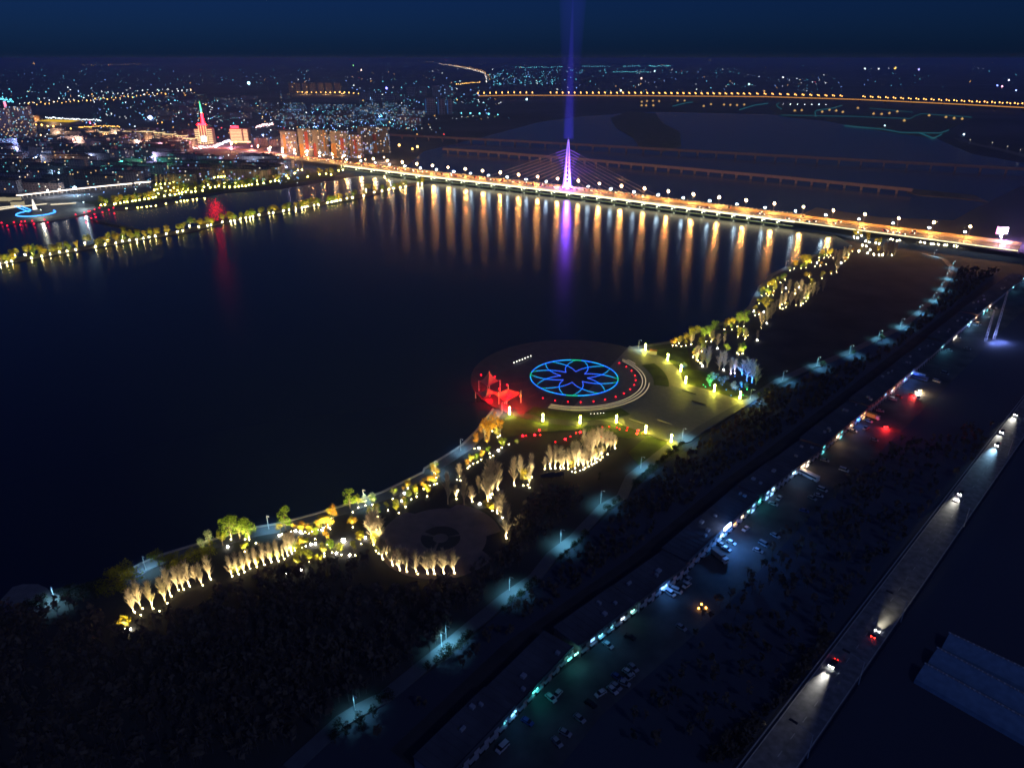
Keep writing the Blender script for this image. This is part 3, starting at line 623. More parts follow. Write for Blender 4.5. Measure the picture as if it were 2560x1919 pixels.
trees(F4, '25,1425,1380 85,1425,1370 140,1415,1350 540,1265,1200 600,1260,1190 900,1045,985 820,1105,1060 930,1085,1000 1000,895,820 960,865,820 890,935,880 1215,670,620 1290,655,575 1330,655,580 1475,560,510 1560,550,500 1320,772,730 1360,772,730', 'leafy', 'yellow', W4, 'round yellow uplit tree', 1.25)
trees(F4, '320,1395,1300 420,1320,1235,1.4 660,1245,1150,1.1 710,1245,1140 1095,805,745 690,1520,1450 540,1515,1450 370,1390,1310', 'leafy', 'green', W4, 'round green uplit tree', 1.25)
trees(F4, '215,1405,1300 1380,900,830 1040,805,770 1480,778,725 660,1335,1280 290,1495,1410', 'leafy', 'olive', W4, 'olive brown uplit tree', 1.15)
trees(F4, '190,1432,1340 447,1472,1340 395,1405,1300 515,1430,1330 722,1378,1280 838,1390,1300 880,1268,1130 935,1224,1080 870,1200,1120 980,1170,1030 1020,1090,1000 1083,918,840 1150,915,800 1215,932,820 1262,934,800 1110,1050,930 1065,1068,950 1170,1040,920 1222,1042,900 1300,980,850 1340,972,840 1390,950,830 1430,930,820 1490,900,800 1270,1046,900 1600,600,500 1640,650,510 1690,600,480 1740,570,460 1620,712,600 240,1592,1460 300,1642,1500 350,1640,1470', 'bare', 'b', W4, 'bare uplit tree', 1.3)
trees(F4, '1925,415,350 1850,360,310 2010,430,395 2050,430,390 2035,515,475 1870,500,480 1800,370,310', 'leafy', 'yellow', W6, 'yellow uplit tree', 1.1)
trees(F4, '2090,545,430 2130,550,410 2165,552,420 2195,550,430', 'bare', 'b', W6, 'bare uplit tree', 1.2)
W7 = 'by the blue lit plaza corner'
trees(F6, '1010,462,290 960,402,270 1060,470,320 1220,500,330 1180,495,340 1290,535,390 1330,525,400', 'bare', 'b', W7, 'tall bare uplit tree', 1.4)
trees(F6, '1450,600,400 1400,545,410 1500,620,430 1540,640,480', 'bareb', 'b', W7, 'spreading bare blue tree', 1.3)
lights(F6, '920,370 945,345 960,400 990,430 1010,460,1 1405,335 1355,330 1220,498,1', W7)
lights(F6, '1290,535,1 1330,530', 'by the violet poplars', 'viol')
lights(F6, '1450,605 1400,548 1500,622 1330,560 820,468 1125,585 1180,600 1225,612 1205,645 1150,565 1310,678 1245,693 1293,750 1400,665 1375,690', W7, 'blue')
lights(F6, '1085,650 1040,665 1020,645 1410,745 1450,690', W7, 'green')
trees(F6, '840,478,445 1110,565,530 1155,575,543 1125,600,570 1178,615,580 1225,625,585 1205,655,625 1310,700,640,1.5 1340,715,665 1390,665,630,1.5 1250,600,570', 'leafy', 'pale', W7, 'low round blue lit tree', 1.7)
trees(F6, '1085,660,580 1445,690,645', 'leafy', 'pale', W7, 'green lit tree', 1.5)
# dam
dl = [F1.g(*map(float, q.split(','))) for q in '10,1112 75,1100 127,1090 320,1057 258,1022 160,1030 327,1008 423,1040 505,1020 597,998 672,990 757,972 845,910 950,945 1047,922 1067,875 1153,908 1215,890 1285,880 1355,875 1215,847 1420,860 1480,850 1540,840 1648,820 1757,795 1810,787 1875,738 1968,750 2055,735 2090,730 2200,700'.split()]
dl += [F2.g(*map(float, q.split(','))) for q in '72,693 110,687 165,673 222,660 260,655 290,648 350,630 450,615 490,608 590,590 645,580 712,570 773,560 800,553 825,545 895,537 933,528 1025,508 1063,502 1093,495 1120,488 1150,483 1215,468 1270,460 1380,440 1405,383 1485,405 1560,392 1628,380 1675,370 1740,358 1795,345 1918,322 1955,317'.split()]
dl.sort(key=lambda p: p.x)
b = MB()
for P in dl: b.octa((P.x, P.y-1.5, 1.9), .45); b.tube((P.x,P.y-1,1),(P.x,P.y-1,1.5),.2,k=4)
b.build('ground_lights', emi('dam_glow', (1,.84,.34), 200, True), kind='stuff')
for i, P in enumerate(dl):
    P.z = 1.05
    crown_light(P+Vector((0,3,0)), 10, 1, 'up')
    for j in range(1+(i % 3 > 0)):
        Q = P+Vector((R_.uniform(-5,5)*(j > 0), 2.6+j*5, 0)); c_ = R_.choice(['olive','olive','green','yellow'])
        plant('leafy', c_, Q, R_.uniform(8,12)*(1 if 0 < i < 60 else .9), 'round %s tree on the narrow dam, %s, %s from the west' % ({'olive':'olive','green':'green','yellow':'yellow'}[c_], 'waterside row' if j == 0 else 'inner row', nth(i+1)), 'trees along the dam', 'tree', R_.uniform(1.1,1.5), nm_='waterside_tree')
# far riverside park
fl_ = [F1.g(*map(float, q.split(','))) for q in '1005,530 1045,525 1135,520 1150,515 1195,508 1235,500 1265,497 1315,490 1345,485 1385,480 1435,470 1475,465 1515,455 1543,450 1570,415 1630,440 1685,430 1735,425 1775,415 1805,405 1840,400 1895,400 1935,395 2005,385 1530,380 1560,375 1640,390 1690,385 1760,385 1810,370 1860,375 1935,365 2080,355 2130,350 2165,340 2060,330 1600,360 1720,360 2020,350'.split()]
fl_ += [F2.g(*map(float, q.split(','))) for q in '10,350 60,350 115,350 150,345 185,340 220,340 250,330 280,325 335,322 395,312 465,298 510,290 545,290 640,265 830,248 945,225 1010,220 1060,228 1135,188 1175,182 10,310 120,312 330,290 620,240 700,215'.split()]
fp = [F1.g(*map(float, q.split(','))) for q in '1545,325 1590,320 1635,320 1680,315 1720,305 1765,300 1945,268 1975,265 2010,263 2045,262 2080,262 2120,257 2160,252 2190,250'.split()]+[F2.g(*map(float, q.split(','))) for q in '10,245 45,245 90,240 140,238 440,210 525,203 570,200 600,195 735,185 775,180'.split()]
b = MB()
for P in fl_+fp: b.octa((P.x,P.y-2,1.2),.95,m=0)
for q in '1400,550 1450,545 1490,540 1540,535 1640,515 1745,500 1785,490 1820,487 1850,482 1905,475 1945,470 2020,460 1250,560 1360,555'.split():
    P = F1.g(*map(float, q.split(','))); b.octa((P.x,P.y,.8),.7,m=0)
b.build('ground_lights', emi('park_glow', (1,.78,.16), 70, True), kind='stuff')
fl_.sort(key=lambda p: p.x); fp.sort(key=lambda p: p.x)
for i, P in enumerate(fl_):
    if i % 2: crown_light(P+Vector((0,2,.4)), 12, 1, 'up')
    plant('leafy', R_.choice(['olive','yellow','green']), P+Vector((0,2,.4)), R_.uniform(10,14), 'lit tree in the riverside park across the canal, %s from the west' % nth(i+1), 'trees of the far riverside park', 'tree', 1.35, nm_='park_tree')
for i, P in enumerate(fp):
    plant('bare', 'b', P+Vector((0,2,.4)), R_.uniform(13,16), 'lit bare poplar behind the riverside park, %s from the west' % nth(i+1), 'poplars behind the far riverside park', 'tree', 1.4)
print('objects so far', len(bpy.data.objects))
# ---------------------------------------------------------------- the round lakeside plaza
def polar(c, r, a, z): return Vector((c[0]+r*math.cos(math.radians(a)), c[1]+r*math.sin(math.radians(a)), z))
for r0 in (12, 22, 33, 40, 62, 68): ribbon('paving_band', circ(PC, r0)+[circ(PC, r0)[0]], .35, .508, mat('paving_joint', (.09,.09,.09), .7, .2), kind='structure')
for k in range(24): ribbon('paving_band', [polar(PC, 33.3, k*15, 0), polar(PC, 45, k*15, 0)], .3, .512, M['pave2'], kind='structure')
fw_ = empty('light_flower', (0,0,0), label='glowing blue and green eight petal flower drawn in light on the round plaza', category='light installation')
le = [emi('led_violet', (.04,.12,1), 2.8, True), emi('led_blue', (.01,.16,1), 3.0, True), emi('led_cyan', (.01,.36,.9), 2.6, True), emi('led_green', (.01,.62,.34), 1.6, True)]
b = MB()
for i in range(72):
    a = i*5; m_ = 3 if (a % 90) in (75, 80, 85) else (2 if (a % 45) < 15 else 1)
    b.tube(polar(PC,30,a,.75), polar(PC,30,a+5,.75), .21, k=4, m=m_)
b.build('outer_ring', le, fw_)
for k in range(8):
    t0 = 33+45*k; b = MB()
    for s_ in (-1, 1):
        p = [polar(PC, 30*.305, t0, .75), polar(PC, 30*.71, t0+s_*15.5, .75), polar(PC, 29.4, t0+s_*39, .75)]
        q = [(1-u)**2*p[0]+2*u*(1-u)*p[1]+u*u*p[2] for u in [j/10 for j in range(11)]]
        for j in range(10): b.tube(q[j], q[j+1], .125, k=4, m=0 if j < 3 else (1 if j < 6 else (2 if j < 9 else 3)))
    b.build('petal', le, fw_)
st = empty('curved_steps', (0,0,0), label='three pale lit concentric steps curving round the flower plaza', category='steps')
stm = emi('step_glow', (1,.78,.5), .75, True)
for r, a0, a1 in ((46.5,-113,37),(48.6,-113,39),(51,-113,-12)):
    for i_, (s0_, s1_) in enumerate(((a0, a1),)):
        P = [polar(PC, r, s0_+(s1_-s0_)*i/40, 0) for i in range(41)]
        g_ = ribbon('step', P, .5, .95, M['conc'], z0=.5, parent=st)
        ribbon('light_edge', [p*1 for p in P], .42, .96, stm, parent=g_)
P = [polar(PC, 51, 26+i, 0) for i in range(11)]; g_ = ribbon('step', P, .5, .95, M['conc'], z0=.5, parent=st); ribbon('light_edge', P, .42, .96, stm, parent=g_)
b = MB(); b.tube((0,0,0),(0,0,.35),.22,k=6); b.ball((0,0,.5),.34,m=1); rd = b.build('red_marker', [M['dark'], EM['red']])
k = 0
for q in [(857,617),(978,641),(1105,654),(1230,657),(1357,650),(1473,631),(1576,604),(1658,570),(1720,530),(1759,487),(1773,441),(1765,394),(1732,348),(1681,307),(1612,271)]:
    P = F5.g(*q, .5); o = rd if k == 0 else rd.copy(); k += 1
    if k > 1: COL.objects.link(o)
    o.location = P; o['label'] = 'red marker lamp inside the curved plaza steps, %s counter-clockwise from the canopies' % nth(k); o['group'] = 'red marker lamps on the plaza'; o['category'] = 'marker lamp'
b = MB(); b.tube((0,0,0),(0,0,.5),.15,k=6); b.ball((0,0,.7),.28,m=1); wl = b.build('bollard_lamp', [M['dark'], emi('bollard_glow', (1,.95,.85), 9)])
k = 0
for n_, qs in (('at the lake edge of the round plaza', [(572,270),(600,258),(627,247),(655,237),(682,226),(709,214),(737,203)]), ('in the planting below the flower plaza', [(1330,772),(1364,770),(1397,768),(1428,766),(1456,764)])):
    for i, q in enumerate(qs):
        o = wl if k == 0 else wl.copy(); k += 1
        if k > 1: COL.objects.link(o)
        o.location = F5.g(*q, .5); 
        if 'below' in n_: o.scale = (.6,.6,.6)
        o['label'] = 'small white bollard lamp %s, %s from the west' % (n_, nth(i+1)); o['group'] = 'bollard lamps '+n_; o['category'] = 'bollard lamp'
# lantern columns
def lantern():
    t = empty('lantern_column'); b = MB(); b.box((0,0,.3),(1.1,1.1,.6)); b.build('base', M['dark'], t)
    ms = [emi('lantern_yellow', (1,.88,.05), 300, True), emi('lantern_white', (.8,.95,.9), 12, True)]
    for i, (z0, z1, m_) in enumerate(((.6,1.9,0),(2.0,3.3,1),(3.4,4.6,1),(4.7,5.6,0))):
        b = MB(); b.tube((0,0,z0),(0,0,z1),.42,k=8,cap=True); b.build('lantern_segment', ms[m_], t)
    b = MB(); b.box((0,0,5.7),(.95,.95,.15)); b.build('cap', M['dark'], t); return t
lp = lantern()
for i, (zf, q) in enumerate([(F5,(529,778)),(F5,(857,846)),(F5,(1223,868)),(F6,(160,1018)),(F6,(449,1121)),(F6,(700,1211)),(F6,(447,303)),(F6,(667,402)),(F6,(795,512)),(F6,(843,630)),(F6,(1125,711)),(F6,(1378,782))]):
    o = lp if i == 0 else copy_tree(lp); o.location = zf.g(*q, .56)
    o['label'] = 'glowing yellow and white lantern column, %s' % (['first beside the lake promenade on the lower lawn edge','second along the lower lawn edge of the plaza','third along the lower lawn edge of the plaza','fourth along the lower lawn edge, by the red shrubs','fifth on the lower side of the esplanade','last on the lower side, where the park road passes','beside the kiosk on the upper lake shore','second below the kiosk on the upper lawn edge','third below the kiosk beside the blue shrub','fourth below the kiosk on the upper lawn edge','fifth on the upper side, near the green lit tree','last on the upper side beside the blue lit trees'][i])
    o['group'] = 'lantern columns round the plaza'; o['category'] = 'lantern'
ki = empty('kiosk', F5.g(1945,175,.5), label='small white kiosk with a flat red brown roof on the plaza edge', category='kiosk')
b = MB(); b.box((0,0,1.3),(5,3,2.6),-.3); b.build('wall', M['white'], ki); b = MB(); b.box((0,0,2.75),(5.6,3.6,.3),-.3); b.build('roof', mat('rust_roof',(.3,.1,.06),.8,.2), ki)
b = MB(); b.box((1.1,-1.45,1.2),(1.2,.2,1.8),-.3); b.build('door', M['dark'], ki)
for n_, (x0,y0,x1,y1) in enumerate(((1710,820,1870,870),(1990,828,2130,872),(810,693,945,735),(905,797,1045,838))):
    zf = F5 if n_ < 2 else F6; p, q = zf.g(x0,y0,.56), zf.g(x1,y1,.56); b = MB(); b.tube(p+Vector((0,0,.25)), q+Vector((0,0,.25)), .3, k=4)
    b.build('long_bench', M['conc'] if n_ < 2 else M['dark'], label=['pale long stone bench on the lower esplanade, nearer the lake','pale long stone bench on the lower esplanade, nearer the park road','dark long bench on the upper esplanade, nearer the flower','dark long bench on the upper esplanade, nearer the park road'][n_], category='bench')
# red tensile canopies
def canopy(name, corners, peak, label, mt, masts):
    t = empty(name, (0,0,0), label=label, category='canopy'); n = len(corners); pk = Vector(peak); sub = 6
    b = MB()
    for i in range(n):
        a, c = Vector(corners[i]), Vector(corners[(i+1) % n])
        mid = (a+c)/2*.78+Vector((pk.x,pk.y,(a.z+c.z)/2))*.22
        rows = []
        for u in range(sub+1):
            uu = u/sub; e = (1-uu)**2*a+2*uu*(1-uu)*mid+uu*uu*c
            rows.append([e.lerp(pk, v/sub)-Vector((0,0,math.sin(v/sub*math.pi)*1.5)) for v in range(sub+1)])
        for u in range(sub):
            for v in range(sub): b.face([rows[u][v], rows[u+1][v], rows[u+1][v+1], rows[u][v+1]])
    b.build('membrane', mt, t)
    for m_ in masts: b = MB(); b.tube((m_[0],m_[1],.5), m_, .28, .18, k=6); b.build('mast', M['white'], t)
    return t
c0 = F5.g(320,470,0); mb_ = mat('membrane', (.42,.2,.2), .7, .05)
def rel(c, dx, dy, z): return (c.x+dx, c.y+dy, z)
k1 = F5.g(315,560,0)
canopy('tensile_canopy', [rel(k1,-6,2,7.5), rel(k1,0,-5,6.5), rel(k1,8,1,8.5), rel(k1,1,9,8)], rel(k1,1,2,14.5), 'tall red lit tent canopy with a high peak at the tip of the plaza', mb_, [rel(k1,-6,2,8), rel(k1,8,1,9), rel(k1,1,2,15), rel(k1,0,-5,7)])
k2 = F5.g(300,640,0)
canopy('tensile_canopy', [rel(k2,-7,3,4.5), rel(k2,-1,-4,4), rel(k2,8,0,6), rel(k2,2,6,6)], rel(k2,1,1,9), 'middle pinkish canopy sloping down behind the tallest red tent', mb_, [rel(k2,-7,3,5), rel(k2,8,0,6.5), rel(k2,2,6,6.5)])
k3 = F5.g(500,690,0)
canopy('tensile_canopy', [rel(k3,-8,3,7), rel(k3,-1,-3,4), rel(k3,9,4,7.5), rel(k3,1,9,8)], rel(k3,0,2,5.2), 'low funnel shaped canopy nearest the lantern columns', mb_, [rel(k3,-5,2,9), rel(k3,9,4,9), rel(k3,1,9,11), rel(k3,0,2,5)])
i = 0
for q, z in (((248,382),10),((383,398),10),((503,478),9),((427,520),9),((517,572),7),((490,660),3),((632,590),7),((333,588),3)):
    P = F5.g(*q, z); i += 1; b = MB(); b.ball((0,0,0),.42,k=8); b.tube((0,0,-.2),(0,0,-1.0),.1,k=4,m=1)
    o = b.build('red_floodlight', [EM['red'], M['dark']]); o.location = P; o['label'] = 'red floodlight on the canopy masts, %s counted down from the highest' % nth(i); o['group'] = 'red floodlights on the canopies'; o['category'] = 'floodlight'
    d = SPD.get('canopy') or bpy.data.lights.new('canopy_red', 'POINT'); SPD['canopy'] = d; d.energy = 6000; d.color = (1,.0015,.006); d.shadow_soft_size = .3
    l = bpy.data.objects.new('lamp_light', d); COL.objects.link(l); l.parent = o; l.location = (0,-.6,-.6)
# ---------------------------------------------------------------- lamps of the park road
def park_lamp():
    t = empty('park_road_lamp'); b = MB(); b.tube((0,0,0),(0,0,7.5),.1,.07,k=6); b.tube((0,0,7.5),(.95,-.95,8),.06,k=4); b.build('pole', M['white'], t)
    b = MB(); b.box((1.2,-1.2,8),(1.0,.4,.16),-.78); b.build('lamp_head', M['steel'], t)
    b = MB(); b.box((1.2,-1.2,7.9),(.8,.3,.06),-.78); b.build('lens', emi('lens_glow', (.6,.9,1), 12), t); return t
def lamp_light(parent, loc, e, col, size=.2, spot_=None):
    d = bpy.data.lights.new('street_light', 'SPOT' if spot_ else 'POINT'); d.energy = e; d.color = col; d.shadow_soft_size = size
    if spot_: d.spot_size = math.radians(spot_); d.spot_blend = .9
    o = bpy.data.objects.new('lamp_light', d); COL.objects.link(o); o.parent = parent; o.location = loc; return o
pp = park_lamp(); i = 0
for zf, q, e in [(K2,(1132,1130),1),(K2,(1880,575),.8),(K2,(1920,520),.3),(K3,(600,132),1),(F7,(1585,1330),1.1),(F7,(1980,940),.9),(F5,(1822,1310),1),(F6,(810,1180),1.2),(F6,(1480,790),1.4),(F6,(1800,600),1),(K5,(300,430),1.1),(K5,(600,320),.9),(K5,(865,180),1),(K5,(1070,65),1.3),(K8,(1045,990),1),(K8,(1200,850),1.1),(K8,(1290,725),1.2),(K8,(1350,608),1.3),(K8,(1410,492),.8),(K8,(1210,362),1.3),(F5,(455,760),.8),(F7,(350,640),1.1),(F8,(1620,380),1),(F8,(680,640),.7),(F7,(600,420),1.0),(F4,(840,925),1.0),(F4,(1120,670),.8),(F6,(380,290),1.1),(K1,(1260,430),1.6),(K1,(480,700),.9)]:
    P = zf.g(*q, .1); o = pp if i == 0 else copy_tree(pp); i += 1; o.location = P
    path = i > 20
    o['label'] = ('slim white lamp on the lakeside path, %s counted from the plaza' % nth(i-20)) if path else 'slim lamp lighting the park road blue white, %s from the nearest' % nth(i)
    o['group'] = 'lamps on the lakeside path' if path else 'lamps along the park road'; o['category'] = 'street lamp'
    lamp_light(o, (1.2,-1.2,7.6), 3000*e*(1.5 if i > 10 and not path else (.7 if path else 1)), (.2,.68,1) if not path else (.42,.68,1), .2, 128)
# dark round trees along the park road
k = 0
for zf, txt in ((K2,'960,1400 1060,1330 1180,1240 1290,1180 1350,1060 1420,1040 1200,1300 980,1300'), (K2,'1760,800 1840,730 1900,680 1960,640 2030,600 2080,560 2130,510'), (K3,'560,330 620,260 700,200 770,130 830,80'), (F7,'1590,1520 1650,1460 1720,1400 1780,1340 1830,1280'), (F7,'2050,1020 2110,960 2160,930'), (F5,'1780,1500 1850,1420 1920,1340 1980,1290 2050,1240 2110,1180 2160,1150'), (F6,'480,1540 540,1490 610,1420 680,1350 740,1310 800,1260'), (F6,'1570,770 1640,740 1700,700'), (K5,'350,440 640,330 900,190')):
    for q in txt.split():
        x, y = map(float, q.split(',')); k += 1; P = zf.g(x, y, 0)
        plant('leafy', 'dark', P, R_.uniform(3.8,5.6), 'dark round unlit tree on the shop side of the park road, %s from the nearest' % nth(k), 'dark trees along the park road', 'tree', R_.uniform(1.3,1.7))
k = 0
for zf, txt in ((K1,'980,640,430 1080,600,400 1150,570,370 1480,430,300 1560,440,290 1680,390,240 1750,370,230 1820,330,190 720,700,560 850,670,520 600,720,560 380,760,640 290,780,670 1380,400,260'),):
    for q in txt.split():
        x, y, t_ = map(float, q.split(',')); k += 1; bx, by = zf(x, y)
        plant('leafy', 'olive' if x > 900 else 'dark', G(bx, by), Hh(bx, by, zf(0, t_)[1]), 'dim olive tree between the quay and the uplit poplars, %s from the west' % nth(k), 'dim trees by the quay', 'tree', 1.4)
bt = empty('dark_conifer', F7.g(1965,725), label='single slim black conifer standing in the brown lit grass', category='tree', sc_=.6); t_, c_ = mk_leafy(77, 10, 2.2, 420, .1, .6, 1); t_.build('trunk', M['bark2'], bt); c_.build('crown', LEAF['dark'], bt)
for n_, q in enumerate(((1455,700),(1540,695))):
    b = MB(); b.face([(-4,-2,2.6),(4,-2,2.6),(4,0,3.8),(-4,0,3.8)]); b.face([(4,2,2.6),(-4,2,2.6),(-4,0,3.8),(4,0,3.8)])
    t = empty('pavilion', F7.g(*q), .3, label='small dark roofed park pavilion %s uplit poplars' % ('left, beneath the end of the' if n_ == 0 else 'right, beneath the middle of the'), category='pavilion')
    t['label'] = ['small dark roofed pavilion below the poplars, the western of two', 'small dark roofed pavilion below the poplars, the eastern of two'][n_]
    b.build('roof', M['dark'], t)
    for sx in (-3.4,3.4):
        for sy in (-1.6,1.6): b = MB(); b.tube((sx,sy,0),(sx,sy,2.7),.12,k=5); b.build('post', M['dark'], t)
# ---------------------------------------------------------------- dark woods (nobody could count them)
def woods(name, poly, n, seed, h=(6,10)):
    r = random.Random(seed); b = MB(); xs = [p.x for p in poly]; ys = [p.y for p in poly]
    def inside(x, y):
        c = False; j = len(poly)-1
        for i in range(len(poly)):
            if (poly[i].y > y) != (poly[j].y > y) and x < (poly[j].x-poly[i].x)*(y-poly[i].y)/(poly[j].y-poly[i].y)+poly[i].x: c = not c
            j = i
        return c
    k = 0
    while k < n:
        x, y = r.uniform(min(xs), max(xs)), r.uniform(min(ys), max(ys))
        if not inside(x, y): continue
        k += 1; H = r.uniform(*h); b.tube((x,y,0),(x,y,H),.14,.03,k=3)
        for i in range(12):
            z = H*r.uniform(.25,.85); a = r.uniform(0,6.28); L = H*.3*r.uniform(.6,1.1)
            e = Vector((x+math.cos(a)*L*.5, y+math.sin(a)*L*.5, z+L)); b.tube((x,y,z), e, .05, .02, k=3)
            q = r.uniform(.5,1.2); u = Vector((r.uniform(-1,1),r.uniform(-1,1),r.uniform(-1,1)))*q; w = Vector((r.uniform(-1,1),r.uniform(-1,1),r.uniform(-1,1)))*q
            b.face([e-u, e-w, e+u, e+w], 1)
    return b.build(name, [mat('wood_bark', (.13,.10,.095), .95, .4, .2), mat('dry_leaf', (.11,.08,.05), .9, .5, .2)], kind='stuff')
woods('woods', [K1.g(0,850), K1.g(700,760), K1.g(1050,1000), K1.g(1300,960), K1.g(2000,650), F8.g(800,1100), F8.g(1700,1000), K2.g(1100,200), F7.g(400,1750), F7.g(900,1600), F7.g(1060,1400), F7.g(1300,900), F7.g(1900,900), F7.g(1500,1250), K2.g(1700,700), K2.g(1000,1150), K2.g(500,1550), G(-200,2000), G(-300,1500)], 1500, 5, (5,9))
woods('scrub', [Vector((yard[i][0]-26*.7, yard[i][1]+26*.7, 0)) for i in range(8)]+[K8.g(1500,500), K8.g(1400,700), K5.g(1000,250), K5.g(300,520), F6.g(1700,750), F6.g(900,1250), F7.g(2100,1100), F7.g(1750,1500), K3.g(400,480), K2.g(1900,900), K2.g(1300,1350)], 1100, 9, (2,5))
woods('field_trees', [K7.g(0,1250), K7.g(400,850), K7.g(900,350), K6.g(1350,300), K6.g(1700,50), K5.g(1900,1000), K5.g(1000,1150), K5.g(560,1500), K4.g(1500,1100), K4.g(900,1600), K3.g(2000,900), K3.g(1500,1400)], 380, 11, (3,7))
woods('roadside_trees', [K7.g(0,1260), K7.g(250,1270), K7.g(920,430), K7.g(880,380), K7.g(500,850)], 170, 12, (1.5,3.5))

# ---------------------------------------------------------------- shop row, yard, cars near the camera
def pl_at(pl, t):
    for i in range(len(pl)-1):
        a, b_ = Vector((*pl[i],0)), Vector((*pl[i+1],0)); L = (b_-a).length
        if t <= L or i == len(pl)-2: return a+(b_-a)*(t/L), (b_-a).normalized()
        t -= L
wallc = ['grey_wall','pink_wall','brown_wall','grey_wall','pink_wall','grey_wall']
litk = {2:'b',4:'t',5:'b',6:'b',7:'w',8:'t',9:'y',10:'b',11:'y',12:'t',13:'b',14:'w',15:'b',16:'t'}
t = 0.0; n = 0; nms = ['long low shop building with barred upper windows, closest to the camera','low shop building with a dark gap and one bright lamp, second nearest','shop building with a teal lit awning, third in the row','two storey shop building with plain dim front, fourth in the row','shop building with lit doors, fifth in the row','shop building with pale blue lit windows, sixth in the row','shop building beside the white lit entrance, seventh in the row','shop building below the red wall, eighth in the row','reddish shop building under the dazzling blue white sign, ninth in the row','shop building with teal windows beyond the dazzling sign, tenth in the row','shop building with warm shop fronts, eleventh in the row','brown lit shop building behind the wide teal yard, twelfth in the row','warm lit shop building with many small signs, thirteenth in the row','shop building beside the yellow lorry, fourteenth in the row','shop building with violet front beside the red brake lights, fifteenth','shop building with bright blue fronts beside the buses, sixteenth','dim shop building beyond the buses, seventeenth in the row','far shop building with white and teal fronts, eighteenth','shop building behind the two tall masts, nineteenth','last shop building at the edge of view']
for n in range(20):
    L = 34 if n < 12 else 42; Hs = [5.2,4.2,5.4,5.0,5.8,5.2][n % 6]; dp = 13
    P, d = pl_at(yard, t+L/2); t += L+.6; nrm = Vector((-d.y, d.x, 0)); rz = math.atan2(d.y, d.x)
    P += Vector((0,0,0))
    e = empty('shop_building', P, rz, label=nms[n], group='shops in the long row', category='shop')
    b = MB(); b.box((0,dp/2,Hs/2),(L-.4,dp,Hs)); w = b.build('wall', M[wallc[n % 6]], e)
    b = MB(); b.box((0,dp/2,Hs+.15),(L,dp+.8,.3)); b.box((0,.05,Hs+.55),(L,.25,.6)); 
    for q in range(int(L/3)): b.box((-L/2+1.5+q*3,dp/2+.2,Hs+.34),(.12,dp+.4,.1))
    b.build('roof', M['roof'], e)
    for q in range(3):
        b = MB(); x = R_.uniform(-L*.42,L*.42); y = R_.uniform(2.5,dp-2); b.box((x,y,Hs+.8),(R_.uniform(.9,2.4),R_.uniform(.8,1.8),.95)); b.box((x,y,Hs+1.32),(.6,.6,.1)); b.build('roof_unit', M['steel'], e)
    lk = litk.get(n); nb = int(L/4.8)
    for i in range(nb):
        x = -L/2+(i+.5)*L/nb; lit = lk and R_.random() < .18
        b = MB(); b.box((x,-.06,1.25),(3.0,.12,2.4)); b.build('shop_front', EM[lk] if (lit and R_.random() < .6) else M['glass'], e)
        if n < 12:
            b = MB(); b.box((x,-.06,Hs-1.25),(2.2,.12,1.2)); b.build('window', EM[lk] if lit else M['glass'], e)
            b = MB(); b.box((x,-.5,2.75),(3.6,1.0,.1)); b.build('awning', M['steel'], e)
# street lit signs and yard lamps over the shop fronts
yl = [((2005+0)/1,0)]
signs = [(K3,(615,1190),(.2,.65,1),1500,1.0),(K3,(880,1040),(.1,.9,.75),5200,1.1),(K3,(1160,760),(.15,.9,.75),2600,.8),(K3,(1250,740),(.3,.9,.8),3200,.8),(K3,(1440,560),(.2,.75,.95),3600,.8),(K3,(1690,340),(.4,.9,.75),2600,.8),(K3,(1640,560),(.2,.65,.75),2500,.0),(K3,(1560,370),(.6,.8,1),700,.8),(K3,(720,1390),(.1,.5,.6),900,.0),(K4,(450,1420),(.25,.6,1),13000,1.4),(K4,(1130,870),(.5,.9,.75),6000,1.0),(K4,(1280,740),(1,.55,.15),2200,.9),(K4,(1300,640),(1,.8,.5),1400,.8),(K4,(1365,570),(.3,.8,.75),700,.8),(K4,(1550,490),(.15,.85,.7),6000,.9),(K4,(1640,330),(.6,.9,.8),700,.8),(K4,(1930,170),(.5,.8,1),9000,1.2),(K4,(1980,80),(1,.75,.5),16000,1.3),(K5,(700,930),(.15,.5,1),20000,1.2),(K5,(540,1100),(1,.75,.5),12000,1.2),(K5,(590,970),(1,.65,.4),7000,1.0),(K5,(1120,560),(.25,.5,1),20000,1.3),(K5,(1180,500),(.3,.55,1),16000,1.3),(K5,(1000,660),(.9,.8,.9),5000,1.0),(K5,(1480,260),(.3,.8,.9),13000,1.1),(K5,(1690,50),(.4,.8,1),15000,1.2),(K8,(1600,1090),(.5,.9,1),9000,1.2),(K8,(1760,970),(.5,.85,1),14000,1.3),(K8,(1830,920),(1,.85,.7),14000,1.3),(K8,(1700,1050),(1,.7,.45),6000,1.0),(K8,(2150,600),(.4,.8,1),20000,1.4),(K8,(2040,700),(.3,.8,.9),5000,1.2)]
